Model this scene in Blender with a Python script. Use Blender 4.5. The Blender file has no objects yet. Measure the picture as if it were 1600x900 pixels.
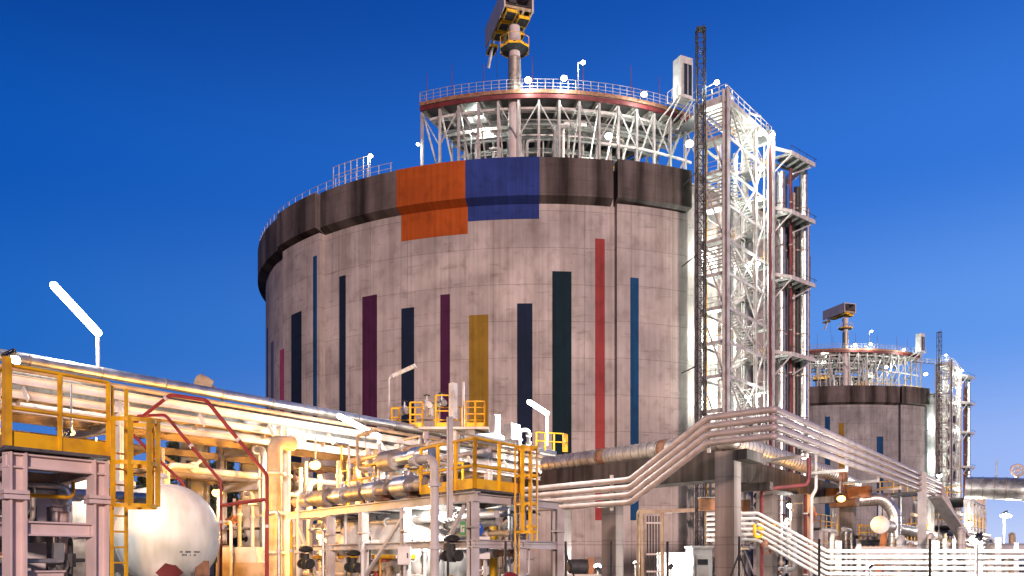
import bpy, math, random
from mathutils import Vector, Matrix
rnd = random.Random(7)
S = bpy.context.scene
COL = S.collection
F, HY, EYE = 1350.0, 875.0, 2.0

# ---------------------------------------------------------------- camera
cd = bpy.data.cameras.new('camera'); cam = bpy.data.objects.new('camera', cd); COL.objects.link(cam)
cam.location = (0, 0, EYE); cam.rotation_euler = (math.radians(90), 0, 0)
cd.sensor_width = 36; cd.lens = F / 1600 * 36; cd.shift_y = (HY - 450) / 1600
cd.clip_start = 0.1; cd.clip_end = 6000
S.camera = cam

# ---------------------------------------------------------------- dusk sky
W = bpy.data.worlds.new('World'); S.world = W; W.use_nodes = True
nt = W.node_tree; nt.nodes.clear()
def N(t, **k):
    n = nt.nodes.new(t)
    for a, b in k.items(): setattr(n, a, b)
    return n
SUN_AZ, SUN_EL = math.radians(12), math.radians(10)     # where the warm dusk glow comes from, measured round from behind the camera
out = N('ShaderNodeOutputWorld'); bg = N('ShaderNodeBackground')
sky = N('ShaderNodeTexSky', sky_type='NISHITA', sun_disc=False)
sky.sun_elevation = math.radians(-3.0); sky.sun_rotation = math.radians(60)
tc = N('ShaderNodeTexCoord'); sep = N('ShaderNodeSeparateXYZ')
nt.links.new(tc.outputs['Generated'], sep.inputs[0])
el = N('ShaderNodeValToRGB'); el.color_ramp.interpolation = 'EASE'
def ramp(r, stops):
    e = r.color_ramp.elements
    while len(e) > 1: e.remove(e[-1])
    e[0].position = stops[0][0]; e[0].color = (*stops[0][1], 1)
    for p, c in stops[1:]:
        x = e.new(p); x.color = (*c, 1)
ramp(el, [(0.0, (.10, .25, .62)), (.10, (.038, .175, .58)), (.22, (.007, .128, .53)), (.38, (.001, .085, .45)), (.55, (.0, .040, .27)), (1, (.001, .012, .10))])
er = N('ShaderNodeValToRGB'); er.color_ramp.interpolation = 'EASE'
ramp(er, [(0.0, (.56, .66, .96)), (.09, (.34, .49, .93)), (.24, (.12, .32, .85)), (.40, (.034, .185, .71)), (.58, (.006, .095, .50)), (1, (.002, .02, .15))])
nt.links.new(sep.outputs['Z'], el.inputs[0]); nt.links.new(sep.outputs['Z'], er.inputs[0])
mr = N('ShaderNodeMapRange'); mr.inputs['From Min'].default_value = -.55; mr.inputs['From Max'].default_value = .52
nt.links.new(sep.outputs['X'], mr.inputs['Value'])
mx = N('ShaderNodeMix', data_type='RGBA')
nt.links.new(mr.outputs[0], mx.inputs[0]); nt.links.new(el.outputs[0], mx.inputs[6]); nt.links.new(er.outputs[0], mx.inputs[7])
# behind the camera the sky is already night
mb = N('ShaderNodeMapRange'); mb.inputs['From Min'].default_value = -.5; mb.inputs['From Max'].default_value = .6
mb.inputs['To Min'].default_value = .25
nt.links.new(sep.outputs['Y'], mb.inputs['Value'])
mm = N('ShaderNodeMix', data_type='RGBA', blend_type='MULTIPLY'); mm.inputs[0].default_value = 1
nt.links.new(mx.outputs[2], mm.inputs[6]); nt.links.new(mb.outputs[0], mm.inputs[7])
sk = N('ShaderNodeMix', data_type='RGBA', blend_type='ADD'); sk.inputs[0].default_value = .02
nt.links.new(mm.outputs[2], sk.inputs[6]); nt.links.new(sky.outputs[0], sk.inputs[7])
nt.links.new(sk.outputs[2], bg.inputs[0]); bg.inputs[1].default_value = 1.0
nt.links.new(bg.outputs[0], out.inputs[0])

sl = bpy.data.lights.new('dusk_sun', 'SUN'); sl.energy = 3.0; sl.angle = math.radians(3.5); sl.color = (1, .71, .64)
so = bpy.data.objects.new('dusk_sun', sl); COL.objects.link(so)
trav = Vector((math.sin(-SUN_AZ) * math.cos(SUN_EL), math.cos(SUN_AZ) * math.cos(SUN_EL), -math.sin(SUN_EL)))
so.rotation_euler = trav.to_track_quat('-Z', 'Y').to_euler(); so.location = (-20, -40, 30)
S.view_settings.view_transform = 'Standard'; S.view_settings.look = 'None'; S.view_settings.gamma = 1
S.view_settings.exposure = 0.0; S.view_settings.use_curve_mapping = False
S.render.engine = 'CYCLES'; S.cycles.use_denoising = True; S.cycles.max_bounces = 5
S.cycles.diffuse_bounces = 3; S.cycles.glossy_bounces = 3; S.cycles.transmission_bounces = 2
S.cycles.sample_clamp_indirect = 6; S.cycles.caustics_reflective = False; S.cycles.caustics_refractive = False

# ---------------------------------------------------------------- materials
def mat(name, col, rough=.55, metal=0, var=.18, scale=3.0, bump=0, dirt=None, spec=.4, stretch=None):
    m = bpy.data.materials.new(name); m.use_nodes = True
    t = m.node_tree; b = t.nodes['Principled BSDF']
    b.inputs['Roughness'].default_value = rough; b.inputs['Metallic'].default_value = metal
    b.inputs['Specular IOR Level'].default_value = spec
    co = t.nodes.new('ShaderNodeTexCoord'); mp = t.nodes.new('ShaderNodeMapping')
    t.links.new(co.outputs['Object'], mp.inputs[0])
    if stretch: mp.inputs['Scale'].default_value = stretch
    n = t.nodes.new('ShaderNodeTexNoise'); n.inputs['Scale'].default_value = scale; n.inputs['Detail'].default_value = 5
    t.links.new(mp.outputs[0], n.inputs['Vector'])
    r = t.nodes.new('ShaderNodeValToRGB')
    lo = dirt if dirt else tuple(c * (1 - var * 1.6) for c in col)
    hi = tuple(min(1, c * (1 + var * .5)) for c in col)
    r.color_ramp.elements[0].position = .3; r.color_ramp.elements[0].color = (*lo, 1)
    r.color_ramp.elements[1].position = .58; r.color_ramp.elements[1].color = (*hi, 1)
    t.links.new(n.outputs[0], r.inputs[0]); t.links.new(r.outputs[0], b.inputs['Base Color'])
    rr = t.nodes.new('ShaderNodeMapRange'); rr.inputs['To Min'].default_value = max(.05, rough - .12); rr.inputs['To Max'].default_value = min(1, rough + .15)
    t.links.new(n.outputs[0], rr.inputs['Value']); t.links.new(rr.outputs[0], b.inputs['Roughness'])
    if bump:
        bp = t.nodes.new('ShaderNodeBump'); bp.inputs['Strength'].default_value = bump
        t.links.new(n.outputs[0], bp.inputs['Height']); t.links.new(bp.outputs[0], b.inputs['Normal'])
    return m

def emis(name, col, s):
    m = bpy.data.materials.new(name); m.use_nodes = True
    t = m.node_tree; t.nodes.clear()
    e = t.nodes.new('ShaderNodeEmission'); e.inputs[0].default_value = (*col, 1); e.inputs[1].default_value = s
    o = t.nodes.new('ShaderNodeOutputMaterial'); t.links.new(e.outputs[0], o.inputs[0])
    return m

def concrete(name, base, dark, streak, panel=(5.2, 4.05), joint=.35, runoff=False):
    """cast concrete: UV in metres (u round the wall, v up) carries formwork joints, board marks and run-off streaks"""
    m = bpy.data.materials.new(name); m.use_nodes = True
    t = m.node_tree; L = t.links.new; b = t.nodes['Principled BSDF']
    b.inputs['Roughness'].default_value = .85; b.inputs['Specular IOR Level'].default_value = .25
    uv = t.nodes.new('ShaderNodeUVMap'); uv.uv_map = 'UVMap'
    def noise(sc, stretch, det=5):
        mp = t.nodes.new('ShaderNodeMapping'); mp.inputs['Scale'].default_value = stretch
        L(uv.outputs[0], mp.inputs[0])
        n = t.nodes.new('ShaderNodeTexNoise'); n.inputs['Scale'].default_value = sc; n.inputs['Detail'].default_value = det
        L(mp.outputs[0], n.inputs['Vector']); return n.outputs[0]
    def rmp(f, p0, p1, c0, c1):
        r = t.nodes.new('ShaderNodeValToRGB'); e = r.color_ramp.elements
        e[0].position, e[1].position = p0, p1; e[0].color = (*c0, 1); e[1].color = (*c1, 1)
        L(f, r.inputs[0]); return r.outputs[0]
    def mul(a, bb, fac=1.0):
        x = t.nodes.new('ShaderNodeMix'); x.data_type = 'RGBA'; x.blend_type = 'MULTIPLY'; x.inputs[0].default_value = fac
        L(a, x.inputs[6]); L(bb, x.inputs[7]); return x.outputs[2]
    c = rmp(noise(.22, (1, 1, 1), 6), .35, .62, tuple(x * .78 for x in base), base)
    c = mul(c, rmp(noise(1.0, (2.6, .05, 1), 4), .38, .6, (.87, .865, .86), (1.03, 1.03, 1.03)))     # board marks
    c = mul(c, rmp(noise(1.0, (.9, .5, 1), 8), .30, .5, (.72, .70, .69), (1, 1, 1)), .8)              # blotches
    st = noise(1.0, (streak, .035, 1), 6)
    c = mul(c, rmp(st, .34, .60, dark, (1, 1, 1)))
    lf = noise(1.0, (.35, 1.6, 1), 7)
    c = mul(c, rmp(lf, runoff and .31 or .27, runoff and .40 or .36, (.72, .70, .69), (1, 1, 1)), .8)                                        # horizontal pour marks
    if runoff:      # rain run-off below the rim, fading out downwards, and broad repair patches
        sx = t.nodes.new('ShaderNodeSeparateXYZ'); L(uv.outputs[0], sx.inputs[0])
        mr = t.nodes.new('ShaderNodeMapRange'); mr.inputs['From Min'].default_value = 27; mr.inputs['From Max'].default_value = 41.5; L(sx.outputs['Y'], mr.inputs['Value'])
        mk = t.nodes.new('ShaderNodeMix'); mk.data_type = 'RGBA'; L(mr.outputs[0], mk.inputs[0]); mk.inputs[6].default_value = (1, 1, 1, 1)
        L(rmp(noise(1.0, (.55, .02, 1), 7), .40, .56, (.76, .735, .725), (1, 1, 1)), mk.inputs[7]); c = mul(c, mk.outputs[2])
        c = mul(c, rmp(noise(.07, (1, 1.6, 1), 3), .38, .6, (.80, .79, .80), (1.06, 1.05, 1.04)))
        vo = t.nodes.new('ShaderNodeTexVoronoi'); vo.inputs['Scale'].default_value = .55; vo.inputs['Randomness'].default_value = .25; L(uv.outputs[0], vo.inputs['Vector'])
        c = mul(c, rmp(vo.outputs['Distance'], .03, .07, (.55, .53, .52), (1, 1, 1)), .6)                    # tie holes
    br = t.nodes.new('ShaderNodeTexBrick'); br.offset = .0
    br.inputs['Color1'].default_value = (1, 1, 1, 1); br.inputs['Color2'].default_value = (.88, .88, .89, 1)
    br.inputs['Mortar'].default_value = (joint, joint, joint, 1); br.inputs['Scale'].default_value = 1
    br.inputs['Mortar Size'].default_value = .045; br.inputs['Mortar Smooth'].default_value = .6
    br.inputs['Brick Width'].default_value = panel[0]; br.inputs['Row Height'].default_value = panel[1]
    wm = t.nodes.new('ShaderNodeMapping'); L(uv.outputs[0], wm.inputs[0]); L(wm.outputs[0], br.inputs['Vector'])
    c = mul(c, br.outputs[0], .8)
    L(c, b.inputs['Base Color'])
    bp = t.nodes.new('ShaderNodeBump'); bp.inputs['Strength'].default_value = .25; bp.inputs['Distance'].default_value = .05
    L(noise(3.0, (1, 1, 1), 6), bp.inputs['Height']); L(bp.outputs[0], b.inputs['Normal'])
    return m

M = dict(
    tank=concrete('tank concrete', (.56, .51, .49), (.92, .91, .905), .30, joint=.5, runoff=True),
    tank2=concrete('grey tank concrete', (.40, .40, .41), (.88, .875, .87), .30, joint=.5, runoff=True),
    parapet=concrete('weathered concrete', (.165, .138, .132), (.17, .155, .15), .42, (2.6, 1.45), .7),
    trestle=concrete('trestle concrete', (.29, .245, .23), (.55, .53, .52), 1.6, (3.0, 1.6), .65),
    girder=concrete('stained girder concrete', (.10, .08, .072), (.4, .38, .38), 2.2, (3.0, 5.0), .7),
    ground=mat('concrete ground', (.11, .105, .10), .9, 0, .3, .4, .2),
    hill=mat('hill soil', (.05, .055, .04), .95, 0, .3, .1),
    leaf=mat('dark foliage', (.045, .06, .03), .8, 0, .5, .8),
    bark=mat('bark', (.09, .07, .05), .9, 0, .3, 4),
    steel=mat('grey painted steel', (.56, .54, .53), .5, 0, .14, 1.6),
    pale=mat('off white painted steel', (.58, .555, .54), .45, 0, .10, 1.4, dirt=(.40, .34, .30)),
    white=mat('white painted steel', (.74, .74, .72), .4, 0, .06, 1.2, dirt=(.55, .50, .45)),
    galv=mat('galvanised steel', (.55, .56, .56), .42, .7, .2, 5),
    dark=mat('dark steel', (.045, .045, .05), .55, .2, .3, 3),
    clad=mat('aluminium cladding', (.70, .68, .65), .34, .9, .18, 2.5, .05),
    cladw=mat('warm dull cladding', (.62, .55, .48), .42, .6, .2, 2.5, .05),
    cladb=mat('dull aluminium cladding', (.36, .31, .27), .48, .6, .3, 3, .05),
    yellow=mat('yellow paint', (.90, .50, .008), .45, 0, .16, 2.2, dirt=(.55, .27, .02)),
    red=mat('red fire paint', (.26, .03, .03), .45, 0, .2, 2),
    maroon=mat('red oxide paint', (.13, .02, .022), .55, 0, .25, 2),
    orange=mat('orange paint and sodium light tint', (.34, .15, .07), .6, 0, .25, 2),  # sodium light put into the colour of trestle beams and junction boxes
    beige=mat('beige pipe paint', (.48, .37, .25), .5, 0, .15, 1.6, dirt=(.30, .21, .13)),
    pinkpipe=mat('weathered pink beige cladding', (.50, .425, .41), .45, .15, .16, 1.5),
    rust=mat('rusty brown steel', (.26, .13, .08), .7, .1, .35, 3),
    ironblack=mat('black cast iron', (.03, .03, .03), .6, .1, .3, 6),
    green=mat('sign green', (.02, .34, .12), .4, 0, .05, 2), blue=mat('sign blue', (.03, .12, .55), .4, 0, .05, 2),
    glass=mat('dark glazing', (.03, .04, .05), .12, 0, .1, 1, spec=.8),
    conc2=mat('light concrete', (.48, .46, .43), .85, 0, .25, .7, .1),
    vessel=mat('white vessel paint', (.74, .73, .71), .38, 0, .05, 1.3, dirt=(.55, .51, .46), stretch=(1.6, 1.6, .35)),
    crane=mat('crane grey pink paint', (.58, .50, .49), .5, 0, .1, .8),
    rim=mat('rim post paint', (.36, .33, .33), .5, 0, .14, 1.6),
    frame=mat('grey steel paint with pink light tint', (.78, .64, .60), .5, 0, .10, 1.6),  # light grey paint, with the pink lamp light on the left platform tinted in
    grate=mat('steel grating', (.16, .16, .16), .6, .4, .3, 8),
)
def paint(name, c): return concrete('stripe ' + name, tuple(x * 1.2 for x in c), (.93, .92, .92), .30, joint=.85)
P_ = dict(orange=paint('orange', (.37, .074, .010)), blue=paint('royal blue', (.022, .044, .21)), navy=paint('navy', (.007, .016, .042)),
          teal=paint('dark teal', (.003, .018, .028)), midblue=paint('mid blue', (.006, .055, .15)), purple=paint('purple', (.062, .012, .05)),
          yellow=paint('ochre', (.26, .16, .022)), red=paint('coral red', (.31, .05, .05)), pink=paint('magenta', (.30, .06, .13)),
          slate=paint('slate blue', (.10, .11, .22)))
E_ = dict(white=emis('lamp white', (1, .98, .93), 26), soft=emis('lamp soft', (1, .97, .9), 9), warm=emis('lamp sodium', (1, .52, .14), 7), off=M['white'])

# ---------------------------------------------------------------- mesh builder
class MB:
    def __init__(s): s.v = []; s.f = []; s.sm = []; s.uv = []
    def face(s, idx, smooth=False, uv=None):
        s.f.append(tuple(idx)); s.sm.append(smooth); s.uv.append(uv)
    def grid(s, rows, closed=False, smooth=True, uvs=None):
        """rows: list of equally long point lists"""
        o = len(s.v); n = len(rows[0])
        for r in rows: s.v.extend(tuple(p) for p in r)
        for i in range(len(rows) - 1):
            for j in range(n if closed else n - 1):
                k = (j + 1) % n
                u = None
                if uvs: u = (uvs[i][j], uvs[i][j + 1 if not closed else k], uvs[i + 1][j + 1 if not closed else k], uvs[i + 1][j])
                s.face((o + i * n + j, o + i * n + k, o + (i + 1) * n + k, o + (i + 1) * n + j), smooth, u)
        return s
    def obox(s, c, ax, ay, az, uvs=False):
        """box from centre and three half-extent vectors"""
        c, ax, ay, az = Vector(c), Vector(ax), Vector(ay), Vector(az)
        o = len(s.v)
        for i in (-1, 1):
            for j in (-1, 1):
                for k in (-1, 1): s.v.append(tuple(c + ax * i + ay * j + az * k))
        lx, ly, lz = ax.length, ay.length, az.length
        u0 = c.x + c.y
        def q(a, b): return ((u0 - a, c.z - b), (u0 + a, c.z - b), (u0 + a, c.z + b), (u0 - a, c.z + b))
        for f, a, b in (((0, 4, 6, 2), lx, ly), ((1, 3, 7, 5), ly, lx), ((0, 1, 5, 4), lz, lx), ((2, 6, 7, 3), lx, lz), ((0, 2, 3, 1), ly, lz), ((4, 5, 7, 6), lz, ly)):
            uv = q(a, b)
            if f in ((0, 1, 5, 4), (4, 5, 7, 6)):   # first edge runs up
                uv = ((u0 - b, c.z - a), (u0 - b, c.z + a), (u0 + b, c.z + a), (u0 + b, c.z - a))
            s.face(tuple(o + i for i in f), False, uv)
        return s
    def box(s, c, size, yaw=0):
        ca, sa = math.cos(yaw), math.sin(yaw)
        return s.obox(c, (ca * size[0] / 2, sa * size[0] / 2, 0), (-sa * size[1] / 2, ca * size[1] / 2, 0), (0, 0, size[2] / 2))
    def beam(s, a, b, w, h, up=(0, 0, 1)):
        a, b = Vector(a), Vector(b); d = b - a
        if d.length < 1e-5: return s
        t = d.normalized(); up = Vector(up)
        if abs(t.dot(up)) > .98: up = Vector((0.6, .8, 0))
        x = t.cross(up).normalized(); y = x.cross(t)
        return s.obox((a + b) / 2, d / 2, x * w / 2, y * h / 2)
    def ibeam(s, a, b, w, h, up=(0, 0, 1), t=None):
        a, b = Vector(a), Vector(b); d = (b - a).normalized(); up = Vector(up)
        if abs(d.dot(up)) > .98: up = Vector((1, 0, 0))
        x = d.cross(up).normalized(); y = x.cross(d); t = t or .09 * h
        s.beam(a + y * (h - t) / 2, b + y * (h - t) / 2, w, t, y); s.beam(a - y * (h - t) / 2, b - y * (h - t) / 2, w, t, y)
        return s.beam(a, b, t, h - 2 * t, y)
    def tube(s, a, b, r, n=8, r2=None, cap=True):
        return s.sweep([a, b], r, n, cap, r2)
    def sweep(s, pts, r, n=8, cap=True, r2=None):
        pts = [Vector(p) for p in pts]; m = len(pts); rows = []
        t0 = (pts[1] - pts[0]).normalized()
        x = t0.orthogonal().normalized()
        if abs(t0.z) < .9: x = Vector((0, 0, 1)) - t0 * t0.z; x.normalize()
        for i, p in enumerate(pts):
            if i == 0: t = t0
            elif i == m - 1: t = (pts[-1] - pts[-2]).normalized()
            else: t = ((pts[i] - pts[i - 1]).normalized() + (pts[i + 1] - pts[i]).normalized()).normalized()
            x = (x - t * x.dot(t)).normalized(); y = t.cross(x)
            k = 1.0
            if 0 < i < m - 1: k = 1 / max(.5, (pts[i] - pts[i - 1]).normalized().dot(t))
            rr = r if r2 is None else r + (r2 - r) * i / (m - 1)
            rows.append([p + (x * math.cos(2 * math.pi * j / n) + y * math.sin(2 * math.pi * j / n)) * rr * (k if n > 0 else 1) for j in range(n)])
        o = len(s.v); s.grid(rows, True, n > 5)
        if cap:
            s.face(tuple(o + j for j in range(n))[::-1]); e = o + (m - 1) * n
            s.face(tuple(e + j for j in range(n)))
        return s
    def lathe(s, prof, c, n=16, axis=(0, 0, 1), smooth=True):
        """prof: (radius, distance along axis)"""
        a = Vector(axis).normalized(); x = a.orthogonal().normalized(); y = a.cross(x); c = Vector(c)
        rows = [[c + a * h + (x * math.cos(2 * math.pi * j / n) + y * math.sin(2 * math.pi * j / n)) * max(r, 1e-3) for j in range(n)] for r, h in prof]
        o = len(s.v); s.grid(rows, True, smooth)
        s.face(tuple(o + j for j in range(n))[::-1]); e = o + (len(prof) - 1) * n; s.face(tuple(e + j for j in range(n)))
        return s
    def ball(s, c, r, n=10, sc=(1, 1, 1)):
        c = Vector(c); rows = []
        for i in range(n // 2 + 1):
            th = math.pi * i / (n // 2); rr = max(1e-3, math.sin(th))
            rows.append([c + Vector((r * sc[0] * rr * math.cos(2 * math.pi * j / n), r * sc[1] * rr * math.sin(2 * math.pi * j / n), -r * sc[2] * math.cos(th))) for j in range(n)])
        return s.grid(rows, True)
    def ring(s, c, R, r, axis=(0, 0, 1), n=16, m=6, a0=0, a1=360):
        a = Vector(axis).normalized(); x = a.orthogonal().normalized(); y = a.cross(x); c = Vector(c)
        k = max(3, int(n * (a1 - a0) / 360)); full = a1 - a0 >= 360
        pts = [c + (x * math.cos(math.radians(a0 + (a1 - a0) * i / k)) + y * math.sin(math.radians(a0 + (a1 - a0) * i / k))) * R for i in range(k + 1)]
        return s.sweep(pts, r, m, not full)
    def build(s, name, m, parent=None, base=None, label=None, sharp=True):
        me = bpy.data.meshes.new(name)
        b = Vector(base) if base is not None else (ORG.get(parent.name, Vector()) if parent else Vector())
        me.from_pydata([(p[0] - b.x, p[1] - b.y, p[2] - b.z) for p in s.v], [], s.f)
        me.polygons.foreach_set('use_smooth', s.sm)
        if any(u is not None for u in s.uv):
            ul = me.uv_layers.new(name='UVMap'); i = 0; flat = []
            for f, u in zip(s.f, s.uv):
                for k in range(len(f)): flat.extend(u[k] if u else (0, 0))
            ul.data.foreach_set('uv', flat)
        me.materials.append(m); me.update()
        if any(s.sm): me.set_sharp_from_angle(angle=math.radians(38))
        o = bpy.data.objects.new(name, me); COL.objects.link(o)
        if parent:
            o.parent = parent; ORG[o.name] = ORG.get(parent.name, Vector())
        elif base is not None:
            o.location = b; ORG[o.name] = b
        if label: o['label'] = label
        return o
ORG = {}
def tag(o, label, cat, group=None):
    o['label'] = label; o['category'] = cat
    if group: o['group'] = group
    return o
def thing(name, label, cat, base, group=None):
    o = bpy.data.objects.new(name, None); COL.objects.link(o); o.location = base; ORG[o.name] = Vector(base); o.empty_display_size = .3
    return tag(o, label, cat, group)
def struct(o, kind='structure'): o['kind'] = kind; return o
def P(px, py, Y): return Vector(((px - 800) / F * Y, Y, EYE + (HY - py) / F * Y))
def zat(py, Y): return EYE + (HY - py) / F * Y
def xat(px, Y): return (px - 800) / F * Y
def bend(pts, rad, k=5):
    """round the corners of a polyline"""
    pts = [Vector(p) for p in pts]; o = [pts[0]]
    for i in range(1, len(pts) - 1):
        a, b, c = pts[i - 1], pts[i], pts[i + 1]
        r = min(rad, (a - b).length * .45, (c - b).length * .45)
        p, q = b + (a - b).normalized() * r, b + (c - b).normalized() * r
        for j in range(k + 1):
            t = j / k; o.append(p * (1 - t) ** 2 + b * 2 * t * (1 - t) + q * t * t)
    o.append(pts[-1]); return o
def kids(o): return list(o.children)
def copy_tree(o, parent=None):
    c = o.copy(); COL.objects.link(c)
    if parent: c.parent = parent
    for ch in kids(o): copy_tree(ch, c)
    return c
ORD = 'first second third fourth fifth sixth seventh eighth ninth tenth eleventh twelfth thirteenth fourteenth fifteenth sixteenth seventeenth eighteenth nineteenth twentieth'.split()
def point_light(name, loc, power, col, parent=None, r=.12):
    l = bpy.data.lights.new(name, 'POINT'); l.energy = power; l.color = col; l.shadow_soft_size = r
    o = bpy.data.objects.new(name, l); COL.objects.link(o)
    if parent: o.parent = parent; o.location = Vector(loc) - ORG[parent.name]
    else: o.location = loc
    return o
WHT, WRM, GRN = (1, .97, .90), (1, .47, .09), (.90, 1, .90)
# ---------------------------------------------------------------- ground, hill, woods
g = MB(); g.grid([[(-3000, -600, 0), (3000, -600, 0)], [(-3000, 5000, 0), (3000, 5000, 0)]], smooth=False)
struct(g.build('ground', M['ground']))
h = MB(); rows = []
for j in range(9):
    r = []
    for i in range(61):
        x = -330 + i * 10; prof = math.sin(math.pi * j / 8) ** 1.2
        hh = (25 + 6 * math.sin(x * .021 + 1) + 3 * math.sin(x * .09) + (0 if x < -20 else -max(0, x + 20) * .12))
        r.append((x, 255 + j * 18 + abs(x) * .12, max(-.5, prof * hh) - .3))
    rows.append(r)
h.grid(rows); struct(h.build('hill', M['hill']))
def clump(mb, c, R, n, rr=random.Random(3), leaf=.5, sq=.8):
    for _ in range(n):
        while True:
            d = Vector((rr.uniform(-1, 1), rr.uniform(-1, 1), rr.uniform(-1, 1)))
            if .25 < d.length < 1: break
        p = Vector(c) + Vector((d.x * R, d.y * R, d.z * R * sq))
        a = Vector((rr.gauss(0, 1), rr.gauss(0, 1), rr.gauss(0, 1))).normalized(); b = a.orthogonal().normalized(); e = leaf * rr.uniform(.6, 1.5)
        o = len(mb.v); mb.v.extend([tuple(p + a * e), tuple(p + b * e * .7), tuple(p - a * e), tuple(p - b * e * .7)]); mb.face((o, o + 1, o + 2, o + 3))
wood = MB(); rr = random.Random(5)
for i in range(150):
    x = rr.uniform(-200, 5); y = 262 + rr.uniform(0, 55) + abs(x) * .12
    clump(wood, (x, y, 22 + rr.uniform(-6, 7) + (y - 262) * .06 + 4 * math.sin(x * .021 + 1)), rr.uniform(2.8, 5), 90, rr, .75)
o = struct(wood.build('woods', M['leaf']), 'stuff'); o['label'] = 'dark wooded hillside seen under the pipe rack at dusk'
def tree(px, ptop, Y, label, wide=3.2, conic=False):
    x = xat(px, Y); zt = zat(ptop, Y); t = thing('tree', label, 'tree', (x, Y, 6), 'dark trees on the hill')
    m = MB(); m.sweep([(x, Y, 6), (x + .3, Y, (6 + zt) / 2), (x, Y, zt - 1)], .5, 8, True, .1)
    for k in range(7):
        a = k * 2.4; z0 = 6 + (zt - 6) * (.35 + .08 * k)
        m.sweep([(x, Y, z0), (x + math.cos(a) * wide * .7, Y + math.sin(a) * wide * .7, z0 + 1.6)], .16, 5, True, .05)
    m.build('trunk', M['bark'], t); c = MB()
    for k in range(22):
        f = rr.random(); w = wide * (1.15 - f if conic else .35 + math.sin(math.pi * min(1, f + .15)) * .7); a = rr.uniform(0, 6.3)
        clump(c, (x + math.cos(a) * w * .6, Y + math.sin(a) * w * .6, 6 + (zt - 7) * (.28 + .72 * f)), 1.3 + w * .32, 70, rr, .55)
    c.build('crown', M['leaf'], t)
tree(274, 690, 230, 'tall dark pointed tree rising above the wooded hill behind the white vessel', 4.2)
tree(352, 716, 236, 'dark round tree on the hill between two pipe rack columns', 4.6)
tree(236, 716, 240, 'low dark tree on the hill behind the yellow ladder cage', 4)
tree(330, 722, 238, 'small dark bushy tree beside the round tree on the hill', 3.2)

# ---------------------------------------------------------------- storage tanks
C1 = Vector((2.97, 135.1, 0)); C2 = Vector((88.0, 258.0, 0)); ROT2 = math.radians(2.5)
RW, RB, RP, RPB = 39.9, 40.75, 41.0, 41.45
def pol(r, deg, z, c=C1):
    a = math.radians(deg); return Vector((c.x + r * math.sin(a), c.y - r * math.cos(a), z))
def th(px, R=RW, c=C1):
    t = (px - 800) / F; a = t * t + 1; b = -2 * (t * c.x + c.y); q = c.x ** 2 + c.y ** 2 - R * R
    Y = (-b - math.sqrt(max(0, b * b - 4 * a * q))) / (2 * a)
    return math.degrees(math.atan2(t * Y - c.x, c.y - Y)), Y
def sector(mb, prof, t0, t1, c=C1, closed=True, caps=True, step=1.5, smooth=False):
    n = max(2, int(abs(t1 - t0) / step) + 1); m = len(prof)
    rows, uvs = [], []
    pl = [0]
    for i in range(1, m): pl.append(pl[-1] + math.hypot(prof[i][0] - prof[i - 1][0], prof[i][1] - prof[i - 1][1]))
    for i in range(m):
        ro, ru = [], []
        for j in range(n):
            a = t0 + (t1 - t0) * j / (n - 1); ro.append(pol(prof[i][0], a, prof[i][1], c)); ru.append((math.radians(a) * 41, prof[i][1] if abs(prof[i][0] - prof[i - 1][0]) < 2 else pl[i]))
        rows.append(ro); uvs.append(ru)
    if closed: rows.append(rows[0]); uvs.append(uvs[0])
    # every profile edge its own strip, so edges stay crisp while the curve shades smooth
    for i in range(len(rows) - 1):
        o = len(mb.v); mb.v.extend(tuple(p) for p in rows[i]); mb.v.extend(tuple(p) for p in rows[i + 1])
        for j in range(n - 1):
            mb.face((o + j, o + j + 1, o + n + j + 1, o + n + j), True, (uvs[i][j], uvs[i][j + 1], uvs[i + 1][j + 1], uvs[i + 1][j]))
    if closed and caps:
        for j in (0, n - 1):
            o = len(mb.v); mb.v.extend(tuple(rows[i][j]) for i in range(m)); idx = tuple(range(o, o + m))
            mb.face(idx if j else idx[::-1], False, tuple((rows[i][j].x * .3 + prof[i][0] * 1.0, prof[i][1]) for i in range(m)))
    return mb
def parap(r): return [(r, 41.75), (r, 45.9), (40.35, 45.9), (40.35, 45.1), (39.93, 45.1), (39.93, 41.25)]
BUT = [18.4, -46.0, 82, -110, 140, -172]
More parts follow.
